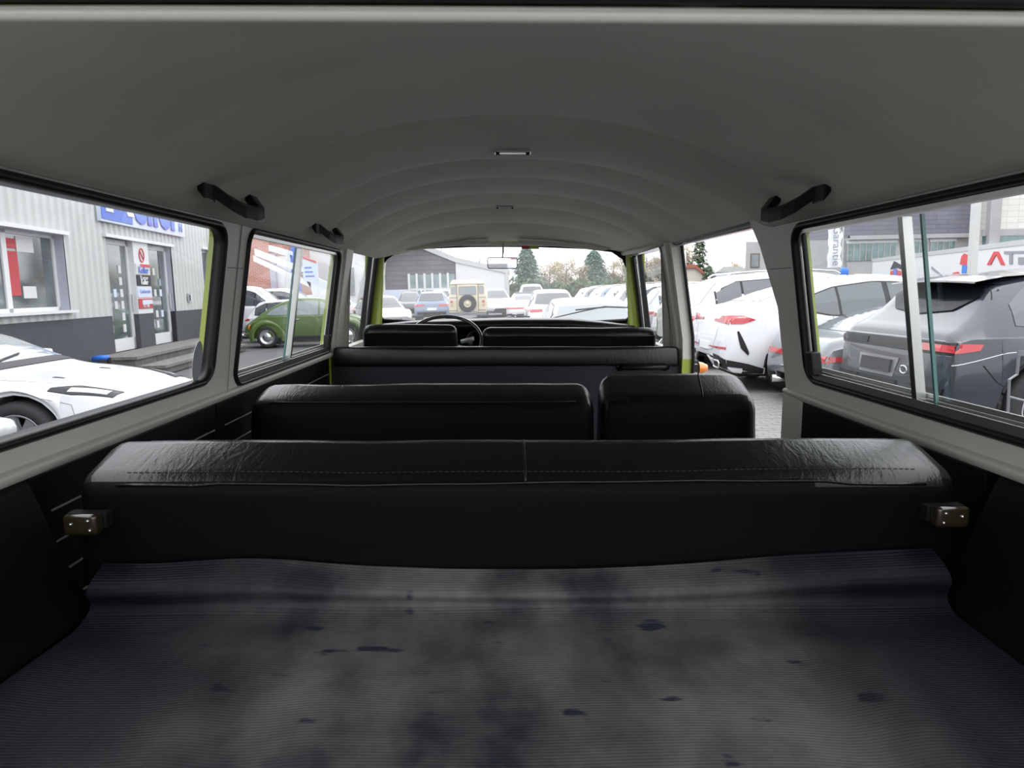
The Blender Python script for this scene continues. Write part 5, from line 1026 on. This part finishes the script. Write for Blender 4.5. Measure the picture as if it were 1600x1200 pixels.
mb_, bkm = bench('middle_bench', 'black leatherette middle bench for two, left of the single seat', -.725, .240, 1.90, 1.93, 1.0, 1.297, 1.338, .13, .92, .45, topcut=.006, seed=5, bev=.04)
q = B(); q.tube(snap(bkm, [(x, 2.05, 1.3405+.002*sin(x*14)) for x in [-.66+.04*k for k in range(22)]], 0), .0028, 6); q.build('piping', 'vinyl', bkm, smooth=True)
q = B(); q.tube(snap(bkm, [(x, 1.932, 1.300+.001*sin(x*11)) for x in [-.66+.04*k for k in range(22)]]), .0025, 6); q.build('piping', 'vinyl', bkm, smooth=True)
sb_, bks = bench('single_seat', 'black leatherette folding single seat next to the open side door', .246, .700, 1.90, 1.93, .98, 1.302, 1.365, .16, .92, .42, topcut=.01, seed=9, bev=.045)
q = B(); q.tube(snap(bks, [(.535+.02*t, 1.94+.14*t, 1.309+.055*t) for t in [k/6 for k in range(7)]]), .002, 5); q.build('cross_seam', 'vinyl', bks)

# ---- partition behind the front seats
pt = empty('cab_partition'); tag(pt, 'dark partition with padded top behind the front seats', 'partition'); van(pt)
pillow([(-.755, 3.06, 1.268), (.752, 3.06, 1.268), (.752, 3.11, 1.268), (-.755, 3.11, 1.268), (-.75, 3.065, 1.352), (.748, 3.065, 1.352), (.745, 3.115, 1.352), (-.745, 3.115, 1.352)], 'padded_top', 'vinyl', pt, bev=.014, wob=.003, seed=12)
B().box((-.775, 3.075, .54), (.775, 3.11, 1.275)).build('panel', 'panel', pt, bevel=.004)
gb = empty('grab_bar'); tag(gb, 'straight black grab bar fixed to the right end of the cab partition', 'handle'); van(gb)
a = PY(972, 575, 3.03); b = PY(1043, 574, 3.03); B().tube([a+Vector((0, .04, 0)), a+Vector((.005, .01, 0)), a+Vector((.02, 0, 0)), b-Vector((.02, 0, 0)), b+Vector((-.005, .01, 0)), b+Vector((0, .04, 0))], .0105, 10).build('bar', 'grip', gb, smooth=True)
for p in (a, b): B().lathe([(.001, .012), (.018, .010), (.020, 0)], 14, Matrix.Translation(p+Vector((0, .045, 0))) @ Matrix.Rotation(pi/2, 4, 'X')).build('mounting_plate', 'grip', gb, smooth=True)

# ---- B posts and cab
def post(name, s, label):
    root = empty(name); tag(root, label, 'trim', kind='structure'); van(root)
    z = [ZB-.0, 1.40, 1.60, 1.79]
    def lf(y0, y1, d0, d1, za, zb_, m, nm):
        q = B(); zs = [za+(zb_-za)*k/6 for k in range(7)]
        q.grid([[Vector((s*(xin(zz_)-d0), y0, zz_)), Vector((s*(xin(zz_)-d1), y0, zz_)), Vector((s*(xin(zz_)-d1), y1, zz_)), Vector((s*(xin(zz_)-d0), y1, zz_))] for zz_ in zs], closed_v=True); q.build(nm, m, root)
    if s > 0:
        lf(3.045, 3.10, -.035, .005, 1.30, 1.80, 'cream', 'door_frame'); lf(3.10, 3.115, -.03, .018, 1.30, 1.80, 'cream', 'door_frame_rib'); lf(3.115, 3.26, -.03, .0, 1.30, 1.80, 'cream', 'post_face')
        lf(3.045, 3.26, -.037, .007, .54, 1.30, 'green', 'lower_post'); q = B(); q.tube([Vector((xin(z_)+.038, 3.035, z_)) for z_ in (.6, 1.2, 1.3, 1.4, 1.5, 1.6, 1.7, 1.80)], .007, 6); q.build('door_seal', 'rubber', root)
        B().tube([Vector((xin(z_)+.004, 3.07, z_)) for z_ in (.8, 1.0, 1.2, 1.30)], .004, 6).build('post_groove', 'seam', root)
    else:
        lf(3.14, 3.27, -.01, .012, 1.30, 1.80, 'cream', 'post_face'); lf(3.055, 3.10, -.03, .003, .54, 1.315, 'green', 'lower_post')
    return root
post('trim_2', -1, 'cream post between the left sliding window and the driver door'); post('trim_3', 1, 'cream post with lime green foot at the front of the open side door')
# door top rail on the right, over the side door opening
tr = empty('trim_4'); tag(tr, 'thin dark rail with bright edge over the open side door', 'trim', kind='structure'); van(tr)
B().tube([(.712, y, 1.795) for y in (2.06, 2.5, 3.06)], .010, 8).build('rail_seal', 'rubber', tr); B().tube([(.722, y, 1.783) for y in (2.06, 2.5, 3.06)], .004, 6).build('bright_edge', 'alu', tr)
B().box((.70, 2.05, 1.80), (.80, 3.10, 1.90)).build('roof_side', 'cream', tr); B().box((.80, 2.0, 1.80), (.83, 3.1, 1.9)).build('gutter', 'green', tr)
B().box((-.83, YREAR, 1.80), (-.70, 3.3, 1.90)).build('gutter', 'green', wl); B().box((.70, YREAR, 1.80), (.83, 2.08, 1.90)).build('gutter', 'green', wr_)
for s, nm, lb in ((-1, 'door_1', 'driver door with lime green sill and vent window'), (1, 'door_2', 'passenger door with lime green sill and vent window')):
    root = empty(nm); tag(root, lb, 'door', kind='structure'); van(root)
    yv = 3.80
    fr = B(); h1 = hole(CW, .05); v, f = holed([(3.25, .54), (4.06, .54), (4.06, 1.83), (3.25, 1.83)], [h1], mp_in(s)); fr.add(v, f); v, f = holed([(3.25, .54), (4.06, .54), (4.06, 1.83), (3.25, 1.83)], [h1], mp_out(s, .03)); fr.add(v, f); fr.grid([[mp_in(s)(a, b), mp_out(s, .03)(a, b)] for a, b in h1], closed_u=True); fr.build('door_frame', 'cream', root)
    B().grid([[Vector((s*x, y, z)) for y in (3.26, 3.98)] for x, z in ((.765, 1.335), (.74, 1.33), (.735, 1.31), (.765, 1.30))]).build('sill', 'cream', root)
    q = B(); q.grid([loop3(CW, s, .012, -.006, .055), loop3(CW, s, -.006, -.006, .04), loop3(CW, s, -.006, .02, .04)], closed_v=True); q.build('window_frame', 'chrome', root)
    B().hull8([mp_out(s, dx)(yv+dy+(z-1.33)*.10*0, z) for z in (1.33, 1.78) for dx, dy in ((-.004, -.009), (-.004, .009), (.02, .009), (.02, -.009))]).build('vent_bar', 'rubber', root)
    B().tube([mp_out(s, .0)(yv+.03, z) for z in (1.335, 1.55, 1.775)], .006, 6).build('vent_frame', 'chrome', root)
    B().tube([mp_out(s, .0)(CW['y1']-.03, z) for z in (1.335, 1.55, 1.775)], .014, 6).build('vent_seal', 'rubber', root)
    o = B(); v, f = holed(hole(CW, .05, .0), [], mp_out(s, .012)); o.add(v, f); o.build('pane', 'slglass', root)
    B().hull8([mp_out(s, dx)(yv+.05+dy, z) for z in (1.34, 1.375) for dx, dy in ((-.02, -.012), (-.02, .012), (.0, .012), (.0, -.012))]).build('vent_latch', 'plast', root, bevel=.003)
    # header piece
    B().tube([Vector((s*.695, 3.14, 1.805)), Vector((s*.690, 3.6, 1.80)), Vector((s*.66, 4.02, 1.80))], .016, 6).build('header_trim', 'cream', root, smooth=True)
    B().box((s*.80-.03, 3.2, .45), (s*.80+.03, 4.3, 1.30)).build('outer_panel', 'green', root)
# windshield frame
def mpw(x, z, d=0): t = (z-1.44)/.40; return Vector((x, 4.20-.10*t-.10*(x/.73)**2+d, z))
wh = []
for x, z in [(-.735, 1.47), (-.725, 1.60), (-.70, 1.70), (-.665, 1.775), (-.60, 1.818), (-.45, 1.837), (-.2, 1.848), (0, 1.850), (.2, 1.848), (.45, 1.837), (.60, 1.818), (.665, 1.775), (.70, 1.70), (.725, 1.60), (.735, 1.47), (.70, 1.42), (.4, 1.40), (0, 1.395), (-.4, 1.40), (-.70, 1.42)]: wh.append((x, z))
ws = empty('window_4'); tag(ws, 'curved windshield with black seal and lime green surround', 'window', kind='structure'); van(ws)
ou = [(-.80, 1.0), (.80, 1.0), (.80, 1.88), (-.80, 1.88)]
ou = [(-.80, 1.0), (-.4, 1.0), (0, 1.0), (.4, 1.0), (.80, 1.0), (.80, 1.4), (.77, 1.88), (.4, 1.89), (0, 1.90), (-.4, 1.89), (-.77, 1.88), (-.80, 1.4)]
q = B(); v, f = holed(ou, [wh], lambda x, z: mpw(x, z)); q.add(v, f); v, f = holed(ou, [wh], lambda x, z: mpw(x, z, .03)); q.add(v, f); q.grid([[mpw(a, b), mpw(a, b, .03)] for a, b in wh], closed_u=True); q.build('surround', 'green', ws)
q = B(); q.tube([mpw(a, b, -.004) for a, b in wh], .013, 8, closed=True); q.build('rubber_seal', 'rubber', ws, smooth=True)
q = B(); rows = []
for z in [1.40+.05*k for k in range(10)]: rows.append([mpw(x, z, .012) for x in [-.74+.074*k for k in range(21)]])
q.grid(rows); q.build('windshield_pane', 'wsglass', ws, smooth=True)
for s in (-1, 1): B().hull8([(s*.69, 3.97, 1.3), (s*.765, 3.97, 1.3), (s*.77, 4.12, 1.3), (s*.735, 4.12, 1.3), (s*.665, 3.97, 1.84), (s*.72, 3.97, 1.84), (s*.72, 4.08, 1.84), (s*.66, 4.08, 1.84)]).build('side_post', 'green', ws, bevel=.01)
# wipers (outside)
for (px, lb) in ((((690, 503), (745, 494), (800, 492), (828, 495)), 'left windshield wiper with black blade'), (((862, 497), (898, 484), (945, 479), (985, 480)), 'right windshield wiper with black blade')):
    o = empty('wiper'); tag(o, lb, 'wiper'); van(o); P = [PY(*p, 4.24) for p in px]; P = [mpw(p.x, p.z, .035) for p in P]
    B().tube(P[1:], .005, 6).build('blade', 'rubber', o); B().tube([P[0], P[0].lerp(P[2], .6)+Vector((0, .01, .004)), P[2]+Vector((0, .01, .004))], .004, 6).build('arm', 'plast', o)
# sun visors
for s, lb in ((-1, 'left cream sun visor above the windshield'), (1, 'right cream sun visor above the windshield')):
    o = empty('sun_visor'); tag(o, lb, 'sun visor'); van(o); n = 12; pts = []
    x0, x1 = (-.60, -.09) if s < 0 else (.07, .60)
    top_ = [(x, interp(abs(x), [(0, 1.872), (.3, 1.858), (.6, 1.836)])) for x in [x0+(x1-x0)*k/n for k in range(n+1)]]; bot_ = [(x, interp(abs(x), [(0, 1.850), (.1, 1.845), (.35, 1.830), (.54, 1.808), (.60, 1.828)])) for x, _ in top_]
    q = B(); q.grid([[Vector((x, 3.97+dy, z)) for (x, z), dy in ((a, -.008), (b, -.02), (b, .0), (a, .01))] for a, b in zip(top_, bot_)], closed_v=True); n_ = len(q.v); q.f.append((0, 1, 2, 3)); q.f.append((n_-4, n_-3, n_-2, n_-1)); q.build('visor_pad', 'cream', o, smooth=False)
    B().tube([(x0 if s > 0 else x1, 4.01, 1.868), ((x0+x1)/2, 4.01, 1.866)], .004, 6).build('hinge_rod', 'alu', o)
# interior mirror
mr = empty('rearview_mirror'); tag(mr, 'small rectangular interior mirror on a thin stem in front of the windshield', 'mirror'); van(mr)
mc = PY(785, 411, 3.95); hw = .083; hh = .031
B().prism([mc+Vector((a, 0, b)) for a, b in rrect(-hw, -hh, hw, hh, .012, 4)], (0, .015, 0)).build('housing', 'plast', mr)
B().prism([mc+Vector((a, -.004-.055*b-.02*a, b)) for a, b in rrect(-hw+.004, -hh+.004, hw-.004, hh-.004, .009, 4)], (0, .002, 0)).build('mirror_glass', 'mirror', mr)
B().tube([mc+Vector((0, .02, hh-.005)), mc+Vector((.004, .04, .06)), mc+Vector((.004, .06, .12))], .005, 8).build('stem', 'steel', mr)
bpy.data.objects['ceiling'] and B().hull8([(-.34, 4.06, 1.842), (.34, 4.06, 1.842), (.34, 4.14, 1.842), (-.34, 4.14, 1.842), (-.34, 4.0, 1.90), (.34, 4.0, 1.90), (.34, 4.14, 1.90), (-.34, 4.14, 1.90)]).build('headliner_edge', 'liner', ce, bevel=.008)
o = empty('windshield_sticker'); tag(o, 'tiny red and green sticker at the top of the windshield beside the right sun visor', 'sticker'); van(o)
for (px0, px1, mm, nm) in ((815, 827, 'redcloth', 'red_half'), (827, 842, 'lime', 'green_half')):
    a = PY(px0, 384, 3.955); b = PY(px1, 389, 3.955); B().box((a.x, 3.955, b.z), (b.x, 3.957, a.z)).build(nm, 'redcloth' if nm[0] == 'r' else 'green', o)
# dashboard
db_ = empty('dashboard'); tag(db_, 'black dashboard with padded hood under the windshield', 'dashboard'); van(db_)
q = B(); rows = []
for k in range(17):
    x = -.72+.09*k; z = interp(x, [(-.72, 1.405), (-.5, 1.425), (.0, 1.437), (.35, 1.437), (.50, 1.425), (.72, 1.40)]); rows.append([Vector((x, 4.13-.09*(x/.73)**2, z-.0)), Vector((x, 3.98, z)), Vector((x, 3.93, z-.006)), Vector((x, 3.915, z-.03)), Vector((x, 3.93, z-.06)), Vector((x, 3.95, z-.065)), Vector((x, 3.96, 1.18)), Vector((x, 4.1, 1.15))])
q.grid(rows); q.build('padded_hood', 'vinyl', db_, smooth=True)
B().box((-.18, 3.925, 1.27), (-.02, 3.95, 1.375)).build('instrument_panel', 'panel', db_); B().lathe([(.05, 0), (.055, .012), (.045, .012), (.04, .0), (.001, .0)], 24, Matrix.Translation((-.16, 3.925, 1.325)) @ Matrix.Rotation(pi/2, 4, 'X')).build('gauge', 'plast', db_, smooth=True)
# steering wheel
sw0 = empty('steering_wheel'); tag(sw0, 'large thin-rimmed black steering wheel over the driver seat', 'steering wheel'); van(sw0)
SWC = PY(694, 536, 3.70)+Vector((0, 0, .012)); tilt = radians(52); nrm = Vector((0, -sin(tilt)*.0-cos(tilt), sin(tilt))); ux_ = Vector((1, 0, 0)); uy_ = nrm.cross(ux_).normalized(); R_ = .195
if uy_.z < 0: uy_ = -uy_
B().tube([SWC+ux_*R_*cos(t*pi/24)+uy_*R_*sin(t*pi/24) for t in range(48)], .0105, 8, closed=True).build('rim', 'plastg', sw0, smooth=True) if 0 else None
M['swrim'] = mat('glossy_black_bakelite', (.03, .03, .032), .12, coat=1)
B().tube([SWC+ux_*R_*cos(t*pi/24)+uy_*R_*sin(t*pi/24) for t in range(48)], .0095, 10, closed=True).build('rim', 'swrim', sw0, smooth=True)
for a in (200, 340): B().tube([SWC-nrm*.03, SWC+ux_*R_*cos(radians(a))+uy_*R_*sin(radians(a))], .009, 8).build('spoke', 'swrim', sw0, smooth=True)
B().lathe([(.001, .01), (.05, .0), (.06, -.04), (.05, -.05)], 20, Matrix.Translation(SWC-nrm*.02) @ nrm.to_track_quat('Z', 'Y').to_matrix().to_4x4()).build('hub', 'swrim', sw0, smooth=True)
B().tube([SWC-nrm*.06, SWC-nrm*.5], .025, 10).build('column', 'plast', sw0)
o = empty('indicator_lever'); a = PY(720, 534, 3.72); b = PY(741, 529, 3.72); tag(o, 'silver control lever right of the steering wheel hub', 'lever'); van(o); B().tube([a, b], .0105, 10).build('lever', 'silver', o, smooth=True)
# front seats
def fseat(name, label, px0, px1, py0, Y, seed, side):
    root = empty(name); tag(root, label, 'seat'); van(root); a = PY(px0, py0, Y); b = PY(px1, py0, Y); z = a.z
    pillow([(a.x, Y-.03, z-.55), (b.x, Y-.03, z-.55), (b.x, Y+.11, z-.55), (a.x, Y+.11, z-.55), (a.x+.005, Y-.06, z), (b.x-.005, Y-.06, z), (b.x-.015, Y+.03, z+.003), (a.x+.015, Y+.03, z+.003)], 'backrest', 'vinyl', root, bev=.035, seed=seed)
    pillow([(a.x, Y+.08, z-.56), (b.x, Y+.08, z-.56), (b.x, Y+.5, z-.54), (a.x, Y+.5, z-.54), (a.x, Y+.08, z-.42), (b.x, Y+.08, z-.42), (b.x, Y+.5, z-.40), (a.x, Y+.5, z-.40)], 'seat_cushion', 'vinyl', root, bev=.03, seed=seed+1)
    B().box((a.x+.03, Y, .54), (b.x-.03, Y+.48, z-.55)).build('seat_box', 'trim', root)
    q = B(); q.tube([(x, Y-.085, z-.036+.002*sin(x*20)) for x in [a.x+.03+(b.x-a.x-.06)*k/14 for k in range(15)]], .0025, 6); q.build('piping', 'vinyl', root, smooth=True)
fseat('driver_seat', 'black leatherette driver seat back rising left behind the partition', 566, 718, 507, 3.33, 21, -1); fseat('passenger_bench', 'wide black leatherette passenger seat back right of the driver seat', 751, 1026, 512, 3.33, 25, 1)
# grab handles
def ceil_hit(px, py):
    r = ray(px, py); t = .3
    while t < 5:
        p = CAM+r*t
        if p.z > cz(min(.6999, max(-.6999, p.x)), p.y)-sagz(p.x, p.y) or abs(p.x) > .70: return p
        t += .004
    return p
def ghandle(p0, p1, X, label):
    root = empty('assist_strap'); tag(root, label, 'handle', 'black grab handles on the roof edge'); van(root); s = 1 if X > 0 else -1
    r0 = ray(*p0); r1 = ray(*p1); A = ceil_hit(*p0); Bp = ceil_hit(*p1); L = (Bp-A).length
    inn = Vector((-s, 0, -1.3)).normalized(); prof = [(0, .0), (.06, .006), (.22, .028), (.45, .046), (.68, .052), (.86, .046), (.95, .030), (1.0, .0)]; prof = [(0, 0), (.10, .014), (.25, .036), (.45, .050), (.70, .052), (.85, .048), (.95, .03)]
    P = [A.lerp(Bp, t)+inn*d for t, d in prof]; rows = []
    for i, p in enumerate(P):
        wz = .014 if i < 5 else .012; th = .006; rows.append([p+Vector((0, 0, wz))+inn*th, p+Vector((0, 0, wz))-inn*th, p-Vector((0, 0, wz))-inn*th, p-Vector((0, 0, wz))+inn*th])
    q = B(); q.grid(rows, closed_v=True); n_ = len(q.v); q.f += [(0, 1, 2, 3), (n_-4, n_-3, n_-2, n_-1)]; q.build('grip', 'grip', root, bevel=.003)
    E = A.lerp(Bp, .90); B().hull8([E+Vector((0, a, b))+inn*d for d in (-.01, .044) for a, b in ((-.025, -.016), (.02, -.016), (.02, .016), (-.025, .016))]).build('bracket', 'grip', root, bevel=.004)
    B().hull8([A+Vector((0, a, b))+inn*d for d in (-.012, .012) for a, b in ((-.03, -.022), (.03, -.022), (.03, .022), (-.03, .022))]).build('bracket', 'grip', root, bevel=.004)
ghandle((322, 290), (398, 312), -.695, 'long black grab handle above the post between the left windows')
ghandle((494, 352), (527, 360), -.695, 'short-looking black grab handle above the left sliding window, further forward')
ghandle((1284, 293), (1204, 314), .695, 'black grab handle above the post behind the open side door')
# interior lamps
for (px, py, Y, w_, lb) in ((801, 235, 1.90, .047, 'chrome-framed interior lamp on the headliner, nearer one'), (789, 322, 3.05, .04, 'chrome-framed interior lamp on the headliner, further one')):
    p = ceil_hit(px, py); Y = p.y; z = p.z-.006; o = empty('interior_lamp'); tag(o, lb, 'lamp'); van(o)
    B().tube([(p.x+a, Y+b, z) for a, b in rrect(-w_, -.018, w_, .018, .006, 3)], .003, 6, closed=True).build('bezel', 'chrome', o, smooth=True); B().box((p.x-w_, Y-.016, z-.002), (p.x+w_, Y+.016, z+.014)).build('lens', 'lamp', o)
    for s in (-1, 1): B().box((p.x+s*w_*.85-.005, Y-.02, z-.008), (p.x+s*w_*.85+.005, Y-.008, z)).build('switch', 'ink', o)
# passenger wing mirror, outside
o = empty('wing_mirror'); tag(o, 'rounded rectangular wing mirror outside the passenger door window', 'mirror'); van(o); a = PY(1041, 503, 4.15)
B().prism([a+Vector((x, 0, z)) for x, z in rrect(-.05, -.085, .06, .085, .022, 4)], (0, .03, 0)).build('housing', 'lamp', o); B().tube([a+Vector((0, .02, -.085)), a+Vector((-.06, .02, -.16)), a+Vector((-.14, .0, -.2))], .008, 8).build('arm', 'chrome', o)
o = empty('wing_mirror'); tag(o, 'dark rounded wing mirror outside the driver door window', 'mirror'); van(o); a = PY(533, 503, 4.05)
B().prism([a+Vector((x, 0, z)) for x, z in rrect(-.05, -.075, .03, .06, .022, 4)], (0, .03, 0)).build('housing', 'plast', o); B().tube([a+Vector((.0, .02, -.05)), a+Vector((.06, .02, -.12)), a+Vector((.12, .0, -.2))], .008, 8).build('arm', 'chrome', o)
# orange side lamp on the passenger door
a = PY(1091, 575, 3.62)
o = B().lathe([(.001, .05), (.018, .045), (.029, .02), (.031, 0)], 16, Matrix.Translation(a) @ Matrix.Rotation(pi/2, 4, 'Y')).build('indicator_lamp', 'orange', bpy.data.objects['door_2'], smooth=True); o['label'] = 'orange indicator lamp'
B().box((.78, 3.60, a.z-.02), (a.x+.004, 3.64, a.z+.02)).build('lamp_base', 'plast', bpy.data.objects['door_2'])

for o in VAN: o.matrix_basis = RV @ o.matrix_basis
bpy.context.view_layer.update()
